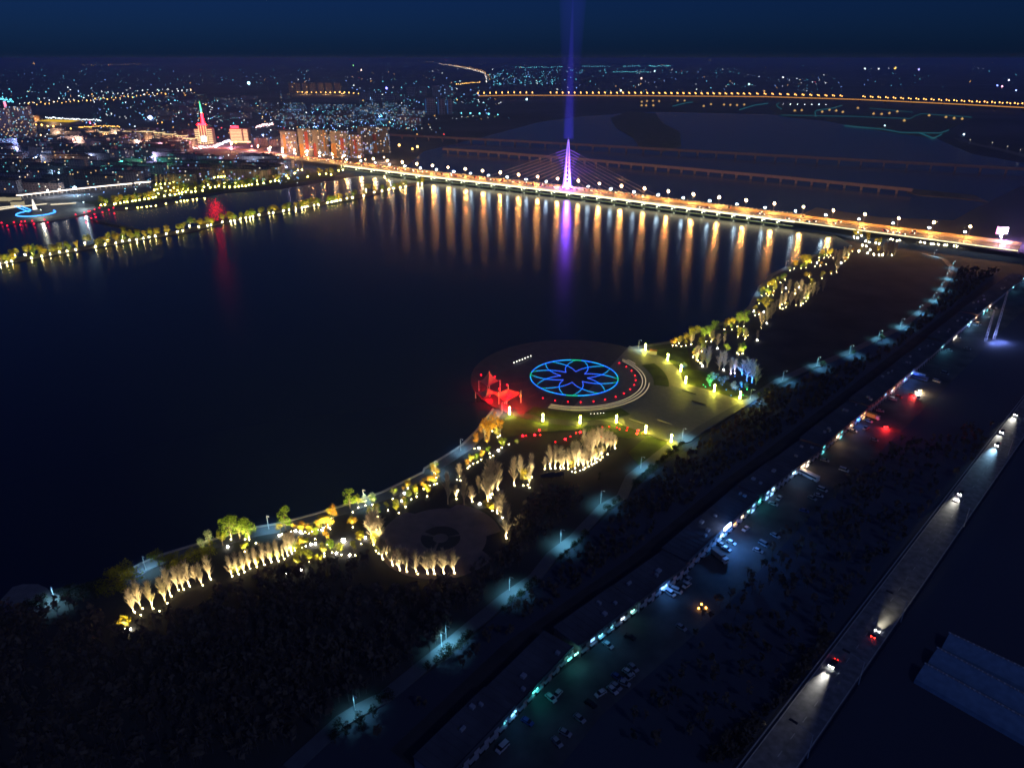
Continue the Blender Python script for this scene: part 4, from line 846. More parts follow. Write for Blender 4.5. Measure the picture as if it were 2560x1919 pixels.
for i, (zf, q, c, e, s_) in enumerate(signs):
    # put the lamp on the facade line
    P0 = zf.g(q[0], q[1], 2.5); best = None
    for k in range(0, 1500):
        Q, d = pl_at(yard, k*.5)
        if best is None or (Q.xy-P0.xy).length < best[0]: best = ((Q.xy-P0.xy).length, Q, d)
    Q, d = best[1], best[2]; nr = Vector((d.y, -d.x, 0))
    b = MB(); rz = math.atan2(d.y, d.x)
    b.box((0,-.1,3.4),(2.6*max(s_,.5),.2,.7),m=0); b.box((0,-.35,3.9),(.3,.6,.1),m=1)
    o = b.build('shop_sign', [emi('sign_glow_%d' % i, c, 2.2+2*s_), M['dark']]); o.location = Q; o.rotation_euler = (0,0,rz)
    o['label'] = '%s lit sign over the long row of shops, %s from the nearest end' % ('teal' if c[1] > c[2]*.93 and c[0] < .5 else ('warm' if c[0] > .85 else 'blue white'), nth(i+1)); o['category'] = 'sign'; o['group'] = 'lit signs along the shop row'
    lamp_light(o, (0,-1.8,4.2), e*.05, (c[0]**1.8, c[1]**1.8*.8, c[2]**1.2) if c[0] < .8 else tuple(v**1.6 for v in c), .3)
E = [(K4.g(1145,725,9), 2.3)]
t = empty('roof_sign', K4.g(1170,800,0)); t.location = Vector((best[1].x,best[1].y,0))*0+K4.g(1120,800,0)
t['label'] = 'dazzling blue white illuminated sign standing on the shop roof'; t['category'] = 'sign'
b = MB(); P = K4.g(1145,735,8)-t.location; rz = .8
b.box((P.x,P.y,8),(5.6,.4,1.7),rz); b.build('sign_face', emi('roof_sign_glow', (.4,.55,1), 22), t)
b = MB()
for s_ in (-2,2): b.tube((P.x+s_*.7,P.y+s_*.7,5),(P.x+s_*.7,P.y+s_*.7,8),.1,k=4)
b.build('support_frame', M['dark'], t); lamp_light(t, (P.x+2.6,P.y-2.6,8.2), 8000, (.03,.26,1), .8)
# detailed parked car
def car_near(paint, kind='car'):
    t = empty('parked_car'); Lc, Wc = (4.5,1.8) if kind == 'car' else (5.0,1.95)
    b = MB(); h = .95 if kind == 'car' else 1.1
    prof = [(-Lc/2,.35),(-Lc/2,.8),(-Lc/2+.15,h),(Lc/2-.9,h-.05),(Lc/2-.1,h-.25),(Lc/2,.5),(Lc/2-.05,.35)]
    for s_ in (-1,1): b.face([(x,s_*Wc/2,z) for x,z in (prof if s_ < 0 else prof[::-1])])
    for i in range(len(prof)):
        p, q = prof[i], prof[(i+1) % len(prof)]; b.face([(p[0],-Wc/2,p[1]),(q[0],-Wc/2,q[1]),(q[0],Wc/2,q[1]),(p[0],Wc/2,p[1])][::-1])
    b.build('body', paint, t)
    b = MB(); roof = [(-Lc/2+.3,h),(-Lc/2+.8,h+.5),(Lc/2-1.9,h+.52),(Lc/2-1.0,h-.03)] if kind == 'car' else [(-Lc/2+.1,h),(-Lc/2+.25,h+.85),(Lc/2-1.5,h+.85),(Lc/2-.8,h-.03)]
    for s_ in (-1,1): b.face([(x,s_*(Wc/2-.12),z) for x,z in (roof if s_ < 0 else roof[::-1])])
    for i in range(3):
        p, q = roof[i], roof[i+1]; b.face([(p[0],-Wc/2+.12,p[1]),(q[0],-Wc/2+.12,q[1]),(q[0],Wc/2-.12,q[1]),(p[0],Wc/2-.12,p[1])][::-1], 1 if i == 1 else 0)
    b.build('cabin', [M['glass'], paint], t)
    for x in (-Lc*.31, Lc*.31):
        for s_ in (-1,1): b = MB(); b.tube((x,s_*(Wc/2-.2),.32),(x,s_*(Wc/2+.02),.32),.32,k=10,cap=True); b.build('wheel', M['tire'], t)
    return t
proto = {}
def put_car(P, rz, colr, kind, label, group, cat='car'):
    key = (colr, kind)
    if key not in proto: proto[key] = car_near(carbody(colr), kind); o = proto[key]
    else: o = copy_tree(proto[key])
    o.location = P; o.rotation_euler = (0,0,rz); o['label'] = label; o['group'] = group; o['category'] = cat; return o
ydir = math.radians(47)
cl = [(K3,(540,1490),'white','van'),(K3,(755,1265),'blue','car'),(K3,(1080,1362),'silver','car'),(K3,(1010,1442),'silver','car'),(K3,(1205,1238),'silver','car'),(K3,(1385,1022),'white','car'),(K3,(1300,1112),'black','car'),(K3,(1520,962),'silver','car'),(K3,(1490,992),'white','car'),(K3,(1590,935),'silver','car'),(K3,(1632,885),'silver','car'),(K3,(1530,880),'blue','car'),(K3,(1625,840),'white','car'),(K3,(1668,800),'silver','car'),(K3,(2082,452),'silver','car'),(K3,(1012,1030),'white','car'),(K3,(958,1062),'white','car'),(K3,(1450,605),'white','car'),(K3,(1640,535),'black','car'),
(K3,(2040,135),'white','van'),(K3,(2130,88),'white','car'),(K3,(1985,155),'white','van'),(K4,(1185,918),'white','car'),(K4,(1130,988),'white','car'),(K4,(1085,948),'silver','car'),(K4,(1345,768),'white','car'),(K4,(1670,842),'white','car'),(K4,(1545,938),'silver','van'),(K4,(1480,1008),'white','car'),(K4,(1990,567),'blue','car'),(K4,(1712,428),'white','car'),(K4,(1650,492),'white','car'),(K4,(2080,428),'silver','car'),(K4,(2150,398),'white','car'),(K4,(2190,335),'white','van'),(K4,(700,1330),'silver','car'),
(K5,(375,1298),'silver','car'),(K5,(550,1388),'white','van'),(K5,(635,1027),'white','car'),(K5,(780,935),'white','car'),(K5,(752,1002),'silver','car'),(K5,(885,842),'white','car'),(K5,(1000,735),'white','van'),(K5,(1055,712),'red','car'),(K5,(1182,695),'red','car'),(K5,(1235,722),'white','car'),(K5,(1405,570),'white','van'),(K5,(1480,497),'silver','van'),(K5,(1600,165),'white','car'),(K5,(1690,270),'silver','car'),(K5,(1225,660),'white','car'),(K5,(830,1110),'silver','car'),(K5,(1520,285),'white','car'),(K5,(1760,50),'white','van'),(K8,(1700,1110),'white','van'),(K8,(1900,930),'white','car'),(K8,(1850,960),'silver','car'),(K8,(2190,610),'white','car')]
for i, (zf, q, c, kd) in enumerate(cl):
    put_car(zf.g(q[0], q[1], .06), ydir+math.pi/2*(1 if i % 5 else 0)+R_.uniform(-.25,.25)+math.pi, c, kd, '%s %s parked in the shop yard, %s from the near end' % (c, 'van' if kd == 'van' else 'car', nth(i+1)), 'cars parked in the shop yard', 'van' if kd == 'van' else 'car')
def lorry(P, rz, L, colr, label, cat, name):
    t = empty(name, P, rz, label=label, category=cat); b = MB(); b.box((-.9,0,2.0),(L-2.6,2.4,2.5)); b.build('box_body', colr, t)
    b = MB(); b.box((L/2-.95,0,1.6),(1.8,2.3,2.1)); b.build('cab', M['white'], t); b = MB(); b.box((L/2-.03,0,2.0),(.08,2.0,.8)); b.build('windscreen', M['glass'], t)
    for x in (-L*.36,-L*.22,L*.36):
        for s_ in (-1,1): b = MB(); b.tube((x,s_*1.0,.5),(x,s_*1.22,.5),.5,k=10,cap=True); b.build('wheel', M['tire'], t)
def bus(P, rz, label, cm_, L=11):
    t = empty('bus', P, rz, label=label, category='bus'); b = MB(); b.box((0,0,1.7),(L,2.5,2.7)); b.build('body', cm_, t)
    for s_ in (-1,1): b = MB(); b.box((0,s_*1.26,2.15),(L*.9,.06,.9)); b.build('window', M['glass'], t)
    for x in (-L*.3,L*.3):
        for s_ in (-1,1): b = MB(); b.tube((x,s_*1.05,.5),(x,s_*1.27,.5),.5,k=10,cap=True); b.build('wheel', M['tire'], t)
lorry(K4.g(1050,1085,.06), ydir-math.pi/2-.3, 9, M['brown_wall'], 'dark red box lorry parked facing out of the shop row', 'lorry', 'box_lorry')
lorry(K5.g(800,900,.06), ydir-math.pi/2-.1, 10, mat('yellow_box',(.75,.55,.1),.6,.05), 'yellow lorry parked beside the blue lit shop fronts', 'lorry', 'yellow_lorry')
bus(K4.g(2040,190,.06), ydir-math.pi/2-.2, 'white bus throwing a long shadow across the teal lit yard', M['white'])
bus(K5.g(1240,545,.06), ydir-math.pi/2-.1, 'blue and white bus parked in front of the far blue shop fronts', carbody('blue'))
bus(K5.g(1215,520,.06), ydir-math.pi/2-.1, 'white bus parked just beyond the blue and white bus', M['white'])
for i, (zf, q) in enumerate(((K4,(855,1600)),(K4,(905,1640)),(K4,(825,1645)))):
    b = MB(); b.ball((0,0,.5),.35,m=0); b.tube((0,0,0),(0,0,.4),.1,k=4,m=1); o = b.build('work_lamp', [emi('orange_lamp', (1,.4,.06), 25, True), M['dark']]); o.location = zf.g(*q,.05); o['label'] = 'small orange work lamp in the dark field by the yard, %s from the west' % nth([2,3,1][i]); o['group'] = 'orange work lamps'; o['category'] = 'lamp'
for i, (q, col_) in enumerate((((1185,690),(1,.03,.03)),((930,975),(1,.02,.02)),((1225,660),(1,.85,.7)),((1245,640),(1,.7,.3)))):
    b = MB(); 
    for s_ in (-.6,.6): b.box((s_,0,.0),(.35,.2,.2))
    P = K5.g(*q, .9)
    for s_ in (-1,1):
        bb = MB(); bb.ball((0,0,0),.38 if i != 1 else .45); 
        o = bb.build('vehicle_light', emi('vl%d' % i, col_, 14)); o.location = P+Vector((s_*.7,-.6*s_*.2-1.2,0)); o['category'] = 'vehicle light'
        o['label'] = '%s %s light low on a vehicle moving through the far shop yard' % (('western','eastern')[s_ > 0], ['red brake','bright red tail','white head','amber indicator'][i])
        lamp_light(o, (0,-.5,.4), 2600 if i < 2 else 1500, col_, .2)
# ---------------------------------------------------------------- highway traffic and road furniture
def road_car(q, white, label, light, k=1.0):
    P = K7.g(*q, .27) if not isinstance(q, Vector) else q; hdg = math.atan2(hd.y, hd.x)+(math.pi if white else 0)
    o = put_car(P, hdg, 'black' if white else 'silver', 'car', label, 'cars driving on the highway')
    for s_ in (-.62,.62):
        b = MB(); b.box((2.27,s_,.62),(.1,.42,.22)); b.build('headlight', emi('hl_glow', (.95,.97,1), 90 if white else 20), o)
        b = MB(); b.box((-2.28,s_,.72),(.1,.36,.16)); b.build('taillight', emi('tl_glow', (1,.03,.02), 30), o)
    for s_ in (-.6,.6):
        d = bpy.data.lights.new('headlamp', 'SPOT'); d.energy = 15000*k; d.color = light; d.spot_size = math.radians(27); d.spot_blend = 1; d.shadow_soft_size = .1
        l = bpy.data.objects.new('headlamp', d); COL.objects.link(l); l.parent = o; l.location = (2.5,s_,1.0); l.rotation_euler = (0, math.radians(-90+6), 0)
road_car((925,595), True, 'dark car with white headlights on the near highway lane', (1,.97,.9), 1.4)
road_car((1205,400), False, 'silver car with red tail lights driving away on the highway', (1,.93,.7), 1.2)
for (zf, q, lb, c, k_) in ((K6,(1510,370),'dark car with greenish white headlights, second nearest oncoming','x',1.3),(K5,(1965,1150),'dark car with blue white headlights, third nearest oncoming','b',2.2),(K5,(2010,1030),'dark car close ahead of the blue lit car, fourth oncoming','x',.5),(K5,(2140,870),'farthest oncoming car at the edge of view','x',1.2)):
    road_car(zf.g(*q, .27), True, lb, (.35,.68,1) if c == 'b' else (1,.97,.85), k_)
i = 0
for zf, q in ((K7,(1095,730)),(K7,(750,1228)),(K7,(1380,310)),(K6,(1545,735)),(K5,(2060,1250))):
    P = zf.g(*q); t = empty('lamp_post', P, math.atan2(hd.y,hd.x), label='unlit pale lamp post beside the highway, %s from the near end' % nth([2,1,3,4,5][i]), category='lamp post', group='lamp posts along the highway'); i += 1
    b = MB(); b.tube((0,0,0),(0,0,1.6),.2,.17,k=6); b.tube((0,0,1.6),(0,0,10.5),.13,.08,k=6); b.build('pole', M['white'], t)
    b = MB(); b.tube((0,0,10.4),(0,5.6,11.2),.07,k=4); b.build('arm', M['steel'], t); b = MB(); b.box((0,6.4,11.1),(.8,2.6,.35)); b.box((0,6.4,10.9),(.5,1.6,.1),m=0); b.build('lamp_head', M['dark'], t)
ribbon('guard_rail', [p+hn*-7.1 for p in hc], .25, 1.0, M['steel'], z0=.55, label='long steel guard rail on the field side of the highway', category='guard rail')
ribbon('guard_rail', [p+hn*7.6 for p in hc], .2, .9, M['dark'], z0=.5, label='thin dark guard rail on the greenhouse side of the highway', category='guard rail')
# greenhouses
for i, (a_, c_) in enumerate((((1710,385),(2211,622)),((1630,485),(2211,795)),((1545,590),(2211,955)))):
    p, q = K7.g(*a_, 3.2), K7.g(*c_, 3.2); p.z = q.z = 0; d = (q-p).normalized(); q = q+d*25; nr = Vector((d.y,-d.x,0))
    t = empty('greenhouse', (0,0,0), label='long arched plastic greenhouse beside the highway, %s' % ['farthest of three','middle of three','nearest of three'][i], category='greenhouse', group='greenhouses by the highway')
    b = MB(); nn = 10; wd = 8.5
    prof = [(wd*(1-math.cos(math.pi*.5*j/nn)), 3.2*math.cos(math.pi*.5*(j/nn))**.0*(1-(j/nn)**2.2)**.8) for j in range(nn+1)]
    for j in range(nn):
        A0, A1 = prof[j], prof[j+1]; x0, x1 = wd*j/nn, wd*(j+1)/nn; z0 = 3.2*math.sqrt(max(0,1-(j/nn)**2)); z1 = 3.2*math.sqrt(max(0,1-((j+1)/nn)**2))
        b.face([p+nr*x0+Vector((0,0,z0)), p+nr*x1+Vector((0,0,z1)), q+nr*x1+Vector((0,0,z1)), q+nr*x0+Vector((0,0,z0))])
        b.face([p+nr*x0+Vector((0,0,0)), p+nr*x1, p+nr*x1+Vector((0,0,z1)), p+nr*x0+Vector((0,0,z0))][::-1])
    b.build('plastic_film', M['film'], t)
    b = MB(); b.box((*((p+q)/2-nr*.35).xy,1.6),((q-p).length,.6,3.3),math.atan2(d.y,d.x)); b.build('back_wall', M['conc'], t)
    b = MB(); L = (q-p).length; k = 0
    while k < L: z_ = p+d*k; b.box((z_.x,z_.y,3.38),(R_.uniform(.3,.8),.5,.25),math.atan2(d.y,d.x)); k += R_.uniform(1,2.2)
    b.build('ridge_trim', M['white'], t)
for i, (a_, tp) in enumerate(((( 1870,1275),740),((1780,1290),950))):
    bx, by = K8(*a_); P = G(bx, by); Hm = Hh(bx, by, K8(0,tp)[1]); t = empty('steel_mast', P, label=['taller bluish steel mast behind the far shops','shorter bluish steel mast behind the far shops'][i], category='mast')
    b = MB()
    for s_ in ((-.8,-.8),(.8,-.8),(0,.9)): b.tube((s_[0],s_[1],0),(s_[0]*.4,s_[1]*.4,Hm),.14,k=4)
    for k in range(int(Hm/3)): b.tube((-.7,-.7,k*3),(.7,-.7,k*3+3),.08,k=3); b.tube((.7,-.7,k*3),(0,.8,k*3+3),.08,k=3)
    b.build('lattice', M['white'], t); lamp_light(t, (3,-6,3), 5200, (.25,.35,1), .4)
bb = empty('billboard', K8.g(1930,190,0), label='glaring white and pink billboard on a post beside the bridge road', category='billboard'); bb.location = G(2500,606,0)
P = K8.g(1978,85,17); Hb = 17; b = MB(); b.tube((0,0,0),(0,0,10.2),.7,k=8); b.build('post', M['conc'], bb)
b = MB(); b.box((0,0,14),(11,1.2,7.6),.1); b.build('panel', emi('billboard_glow', (.95,.7,1), 9, True), bb); b = MB(); b.box((-7.2,0,14.5),(1.4,1,8.6),.1); b.build('side_sign', emi('billboard_side', (.9,.25,.6), 5), bb)
b = MB(); b.box((0,.75,14),(11.6,.25,8.2),.1); b.build('frame', M['dark'], bb); lamp_light(bb, (0,-6,13), 200000, (.62,.3,1), 2)
# ---------------------------------------------------------------- the city
WIN = [EM['w'], EM['b'], EM['t'], EM['y'], EM['p']]
def tower(name, P, Lx, Ly, H, rz, wall, label, group=None, cat='building', lit=.18, pal=(0,1,2,3), fl=3.0, bay=3.6, panels=None, crown_=None, ww=1.9, wh=1.7, rnd=R_):
    t = empty(name, P, rz, label=label, category=cat)
    if group: t['group'] = group
    b = MB(); b.box((0,0,H/2),(Lx,Ly,H))
    nf = max(1, int(H/fl)); nx = max(1, int(Lx/bay)); ny = max(1, int(Ly/bay))
    mats = [wall, M['glass']]+WIN
    for i in range(nf):
        z = (i+.55)*H/nf
        for j in range(nx):
            x = -Lx/2+(j+.5)*Lx/nx; y = -Ly/2-.06; m_ = 2+rnd.choice(pal) if rnd.random() < lit else 1
            b.face([(x-ww/2,y,z-wh/2),(x+ww/2,y,z-wh/2),(x+ww/2,y,z+wh/2),(x-ww/2,y,z+wh/2)], m_)
        for j in range(ny):
            y = -Ly/2+(j+.5)*Ly/ny
            for sx in (-1,1):
                m_ = 2+rnd.choice(pal) if rnd.random() < lit*.7 else 1; x = sx*(Lx/2+.06); q = [(x,y-sx*ww/2,z-wh/2),(x,y+sx*ww/2,z-wh/2),(x,y+sx*ww/2,z+wh/2),(x,y-sx*ww/2,z+wh/2)]; b.face(q, m_)
    b.build('wall', mats, t)
    b = MB(); b.box((0,0,H+.4),(Lx+.8,Ly+.8,.8)); b.box((Lx*.2,0,H+1.8),(min(5,Lx*.3),min(4,Ly*.5),2.6)); r_ = b.build('roof', M['roof'], t)
    if panels:
        for (x0, x1, z0, z1, m_) in panels:
            b = MB(); b.box(((x0+x1)/2*Lx,-Ly/2-.2,(z0+z1)/2*H),((x1-x0)*Lx,.35,(z1-z0)*H)); b.build('facade_panel', m_, t)
    if crown_: b = MB(); [b.box(c_[0], c_[1]) for c_ in [((0,-Ly/2-.5,H+.9),(Lx+1,.5,1.1)), ((Lx/2+.5,0,H+.9),(.5,Ly+1,1.1)), ((-Lx/2-.5,0,H+.9),(.5,Ly+1,1.1))]]; b.build('roof_edge_light', crown_, t)
    return t
OR, RD, CR = M['orange'], M['red'], M['cream']
apt = [(225,375,980,790,[(-.5,-.36,.0,1,CR),(-.36,-.2,0,.85,OR)]),(380,500,1003,770,[(-.5,-.15,.45,1,CR),(-.5,-.15,0,.45,OR),(.0,.25,.2,.9,RD)]),(500,645,1008,780,[(-.5,-.3,.5,1,CR),(-.5,-.3,0,.5,RD),(-.3,-.15,0,1,CR),(.2,.3,.2,1,OR)]),(655,805,1022,790,[(-.5,-.18,.55,1,CR),(-.5,-.18,0,.55,OR),(.1,.3,.3,.75,RD)]),(815,925,1020,822,[(-.1,.1,.2,.8,RD)]),(890,1010,985,752,[(-.5,-.3,0,1,CR)]),(1005,1155,978,757,[(-.45,-.2,.5,.75,RD),(-.5,-.2,0,.4,OR),(-.5,-.3,.75,1,CR)])]
for i, (x0, x1, yb, yt, pn) in enumerate(apt):
    bx, by = B((x0+x1)/2, yb); P = G(bx, by); H = Hh(bx, by, B(0,yt)[1]); Wd = (G(*B(x1,yb))-G(*B(x0,yb))).length
    tower('apartment_tower', P+Vector((0,9,0)), Wd*.96, 15, H, -.12, M['brown_wall'] if i in (4,) else M['cream'], ['tall apartment tower with a white and orange edge, first of the seven from the city','apartment tower with white top, orange base and dark red panels, second of the seven','apartment tower with a white stripe over dark red, third of the seven','apartment tower with white over orange corner and a red square, fourth of the seven','lower brownish apartment tower, fifth of the seven','tall apartment tower set behind, sixth of the seven','apartment tower nearest the river with red and orange panels, last of the seven'][i], 'seven apartment towers by the bridge', 'apartment tower', .2, (0,1,1,4,3), panels=pn)
# three pinkish slabs left of the towers
for i, (x0, x1, yb, yt) in enumerate(((-20,28,910,850),(32,105,918,852),(112,192,922,862),(198,235,925,868))):
    bx, by = B((x0+x1)/2, yb); P = G(bx, by); Wd = (G(*B(x1,yb))-G(*B(x0,yb))).length
    tower('pink_block', P+Vector((0,8,0)), Wd*.9, 12, Hh(bx,by,B(0,yt)[1]), .25, M['pink_wall'], 'pink lit apartment block left of the towers, %s from the west' % nth(i+1), 'pink lit blocks', 'building', .05)
# spire tower
bx, by = A(1772, 905); P = G(bx, by); zt = lambda y: Hh(bx, by, A(0,y)[1])
t = empty('spire_tower', P, -.1, label='tall stepped tower outlined in gold with a red and green neon spire', category='tower')
gold = emi('gold_line', (1,.72,.35), 2.4, True); redn = emi('red_neon', (1,.003,.006), 95, True); grn = emi('green_neon', (.1,.9,.4), 5)
wm_ = (G(*A(1855,905))-G(*A(1690,905))).length
for (cx_, w_, top, nm) in ((-.34,.26,770,'side_wing'),(.35,.24,765,'side_wing'),(0,.42,735,'main_shaft')):
    h = zt(top); b = MB(); b.box((cx_*wm_,8,h/2),(w_*wm_,18 if nm=='main_shaft' else 14,h)); w = b.build(nm, M['brown_wall'], t)
    if nm == 'side_wing':
        for j in range(8): b = MB(); b.box((cx_*wm_,.6,h*(.12+.115*j)),(w_*wm_*1.02,.8,1.2)); b.build('floor_light', gold, w)
    else:
        for s_ in (-1,-.35,.35,1): b = MB(); b.box((s_*w_*wm_*.48,-1.4,h*.5),(1.1,.5,h*.96)); b.build('vertical_light', gold, w)
        b = MB(); b.box((0,-1.4,h*.3),(w_*wm_*.62,.6,h*.26)); b.build('video_screen', emi('screen_glow', (1,.9,.95), 7, True), w)
        b = MB(); b.box((0,-1.2,h+1.5),(w_*wm_*1.1,1,3)); b.build('red_crown', redn, t)
h0, h1 = zt(735), zt(530)
b = MB(); b.tube((0,8,h0+1),(0,8,h0+(h1-h0)*.5),3.6,1.9,k=6); b.build('spire_base', redn, t)
for z_, w_ in ((.06,4.2),(.2,3.4),(.34,2.8)): b = MB(); b.box((0,8,h0+(h1-h0)*z_),(w_,w_,1.2)); b.build('spire_ring', gold, t)
b = MB(); b.tube((0,8,h0+(h1-h0)*.5),(0,8,h1),1.8,.2,k=6); b.build('spire_tip', grn, t)
lamp_light(t, (0,-10,h0+14), 260000, (1,.004,.012), 3); lamp_light(t, (0,-22,6), 26000, (1,.6,.5), 2)
bx, by = A(2075, 890); P = G(bx, by); h = Hh(bx,by,A(0,765)[1]); wd = (G(*A(2165,890))-G(*A(2000,890))).length
t = empty('striped_hotel', P, -.1, label='broad building striped with orange floor lights under a red roof sign', category='building')
b = MB(); b.box((0,8,h/2),(wd,16,h)); b.build('wall', M['brown_wall'], t)
og = emi('orange_line', (1,.55,.28), 3.0, True)
for j in range(9): b = MB(); b.box((-wd*.16,-.3,h*(.1+.1*j)),(wd*.62,.8,1.3)); b.build('floor_light', og, t); b = MB(); b.box((wd*.36,-.3,h*(.1+.1*j)),(wd*.22,.8,1.3)); b.build('floor_light', og, t)
b = MB(); b.box((-wd*.2,2,h+3.2),(wd*.42,1,5.4)); b.build('roof_sign', emi('red_sign', (1,.03,.06), 7, True), t); b = MB(); b.box((0,-1,3),(wd*1.15,4,3)); b.build('podium_light', gold, t)
# pair of tall towers at the left edge
for i, (x0, x1, yb, yt) in enumerate(((-30,118,888,592),(125,305,868,575))):
    bx, by = A((x0+x1)/2, yb); P = G(bx, by); Wd = (G(*A(x1,yb))-G(*A(x0,yb))).length
    tower('high_rise', P+Vector((0,10,0)), Wd*.92, 22, Hh(bx,by,A(0,yt)[1]), .15, M['grey_wall'], ['dark high rise at the left edge of the city with scattered blue windows','taller dark high rise just east of the one at the city edge'][i], 'pair of high rises', 'high rise', .17, (0,1,2,3))
t = empty('red_sign_panel', A.g(125,760,0), label='pink and red vertical neon sign between the two dark high rises', category='sign'); b = MB(); b.box((0,-14,60),(7,1.2,34)); b.build('panel', emi('pink_neon', (1,.25,.4), 2.5), t); b = MB(); b.tube((0,-13,0),(0,-13,44),1,k=6); b.build('post', M['dark'], t)
bx, by = A(180,905); t = tower('long_podium', G(bx,by), 190, 20, 16, .12, M['grey_wall'], 'long bluish lit podium at the foot of the two high rises', cat='building', lit=.3, pal=(1,4))
lamp_light(t, (0,-25,12), 60000, (.35,.45,1), 2)
# gold lit blocks of the main street
gl = [(660,740,838,800,M['grey_wall'],0),(860,950,830,800,OR,1),(955,1045,835,770,M['white'],0),(1060,1230,850,795,M['brown_wall'],1),(1245,1335,870,795,M['brown_wall'],1),(1340,1420,885,805,CR,1),(1415,1518,895,818,M['brown_wall'],1),(1520,1618,900,832,M['grey_wall'],1),(1585,1700,922,855,M['brown_wall'],1),(275,355,702,655,OR,0),(430,560,812,760,M['grey_wall'],0),(740,850,828,775,M['brown_wall'],0)]
for i, (x0, x1, yb, yt, w_, g_) in enumerate(gl):
    bx, by = A((x0+x1)/2, yb); P = G(bx, by); Wd = (G(*A(x1,yb))-G(*A(x0,yb))).length
    t = tower('street_block', P+Vector((0,8,0)), Wd*.9, 14, Hh(bx,by,A(0,yt)[1]), -.1, w_, '%s block on the glowing main street, %s from the west' % ('gold roof edged' if g_ else 'plain', nth(i+1)), 'blocks of the main street', 'building', .12, (0,3), crown_=gold if g_ else None)
    lamp_light(t, (0,-16,4), 26000, (1,.62,.35), 1)
# long yellow roof
t = empty('market_hall', A.g(470,735,0), -.32, label='long market hall with a bright yellow ribbed roof', category='building')
wd = (G(*A(660,735))-G(*A(290,735))).length
b = MB(); b.box((0,20,5),(wd,44,10)); b.build('wall', M['cream'], t)
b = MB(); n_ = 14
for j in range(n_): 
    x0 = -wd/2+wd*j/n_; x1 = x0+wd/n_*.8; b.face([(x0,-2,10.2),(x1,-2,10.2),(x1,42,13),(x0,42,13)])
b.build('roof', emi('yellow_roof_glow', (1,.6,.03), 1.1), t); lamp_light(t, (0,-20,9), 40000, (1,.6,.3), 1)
# curved arcade by the water (long bright line)
t = empty('arcade', (0,0,0), label='long white lit waterfront arcade running along the city shore', category='arcade')
AP = [F1.g(*q) for q in ((180,462),(440,432),(700,402),(830,388),(1150,355),(1320,340))]; AP2 = [F1.g(*q) for q in ((1335,335),(1500,322))]
for pl in (AP, AP2):
    r_ = ribbon('roof', [p+Vector((0,5,0)) for p in pl], 14, 6.5, M['conc'], z0=6, parent=t)
    b = MB()
    for i in range(len(pl)-1): b.tube(pl[i]+Vector((0,-3,5.4)), pl[i+1]+Vector((0,-3,5.4)), .8, k=4)
    b.build('light_line', emi('arcade_glow', (1,.82,.66), 5, True), t)
    b = MB()
    for i in range(len(pl)-1):
        for k in range(6): q = pl[i].lerp(pl[i+1], k/6); b.box((q.x,q.y+1,3),(.7,.7,6))
    b.build('column_trim', M['white'], t)
ring = F1.g(355,605,.85); t = empty('light_ring', (0,0,0), label='thin blue light ring with two tails round the fountain on the city shore', category='light installation')
rr = (F1.g(520,605)-F1.g(190,605)).length/2; b = MB(); lb = emi('ring_blue', (.05,.3,1), 4.5)
def rp(a): return Vector((ring.x+rr*math.cos(a), ring.y+rr*math.sin(a), 1.1))
for i in range(8, 64-6):
    a = -math.pi*1.5+i*2*math.pi/64*1.0; b.tube(rp(a), rp(a+2*math.pi/64), .75, k=4)
b.build('ring', lb, t)
for q0, q1 in (((150,535),(285,592)),((205,535),(330,582))): b = MB(); b.tube(F1.g(*q0,1.1), F1.g(*q1,1.1), .75, k=4); b.build('tail', lb, t)
t = empty('fountain', F1.g(352,588,.8), label='small white lit fountain inside the blue ring', category='fountain'); b = MB(); b.tube((0,0,0),(0,0,3),6,5,k=14,cap=True); b.build('basin', M['conc'], t); b = MB(); b.tube((0,0,2),(0,0,17),3.2,.6,k=8); b.build('water_jet', emi('jet_glow', (1,.92,.8), 1.6, True), t)
b = MB(); 
for i in range(12): a0 = math.radians(200+i*12); a1 = math.radians(212+i*12); c_ = F1.g(352,598,1.0); b.tube((c_.x+13*math.cos(a0),c_.y+13*math.sin(a0),1.2),(c_.x+13*math.cos(a1),c_.y+13*math.sin(a1),1.2),.9,k=4)
b.build('arc_light', gold, t)
for i, pl in enumerate((((-100,580),(0,567),(150,545),(460,512)),((-100,560),(0,548),(200,530)),((500,520),(640,512),(750,505)))):
    b = MB(); q = [F1.g(*p, 1.2) for p in pl]
    for j in range(len(q)-1): b.tube(q[j], q[j+1], .7, k=4)
    b.build('terrace_light', emi('terrace_glow', (1,.85,.6), 1.6), label='cream light line edging the riverside terraces, %s from the west' % ['lower left, first','upper left, second','short eastern, third'][i], category='light line', group='light lines of the riverside terraces')
for i, q in enumerate(((30,480),(95,478),(150,482),(180,528))):
    t = empty('glass_pavilion', F1.g(*q,.8), .1, label='cream lit flat pavilion on the riverside terraces, %s from the west' % nth(i+1), category='pavilion', group='lit pavilions')
    b = MB(); b.box((0,0,3),(15,9,6)); b.build('wall', emi('pavilion_glow', (.9,.75,.45), .45), t); b = MB(); b.box((0,0,6.4),(17,11,.8)); b.build('roof', M['roof'], t)
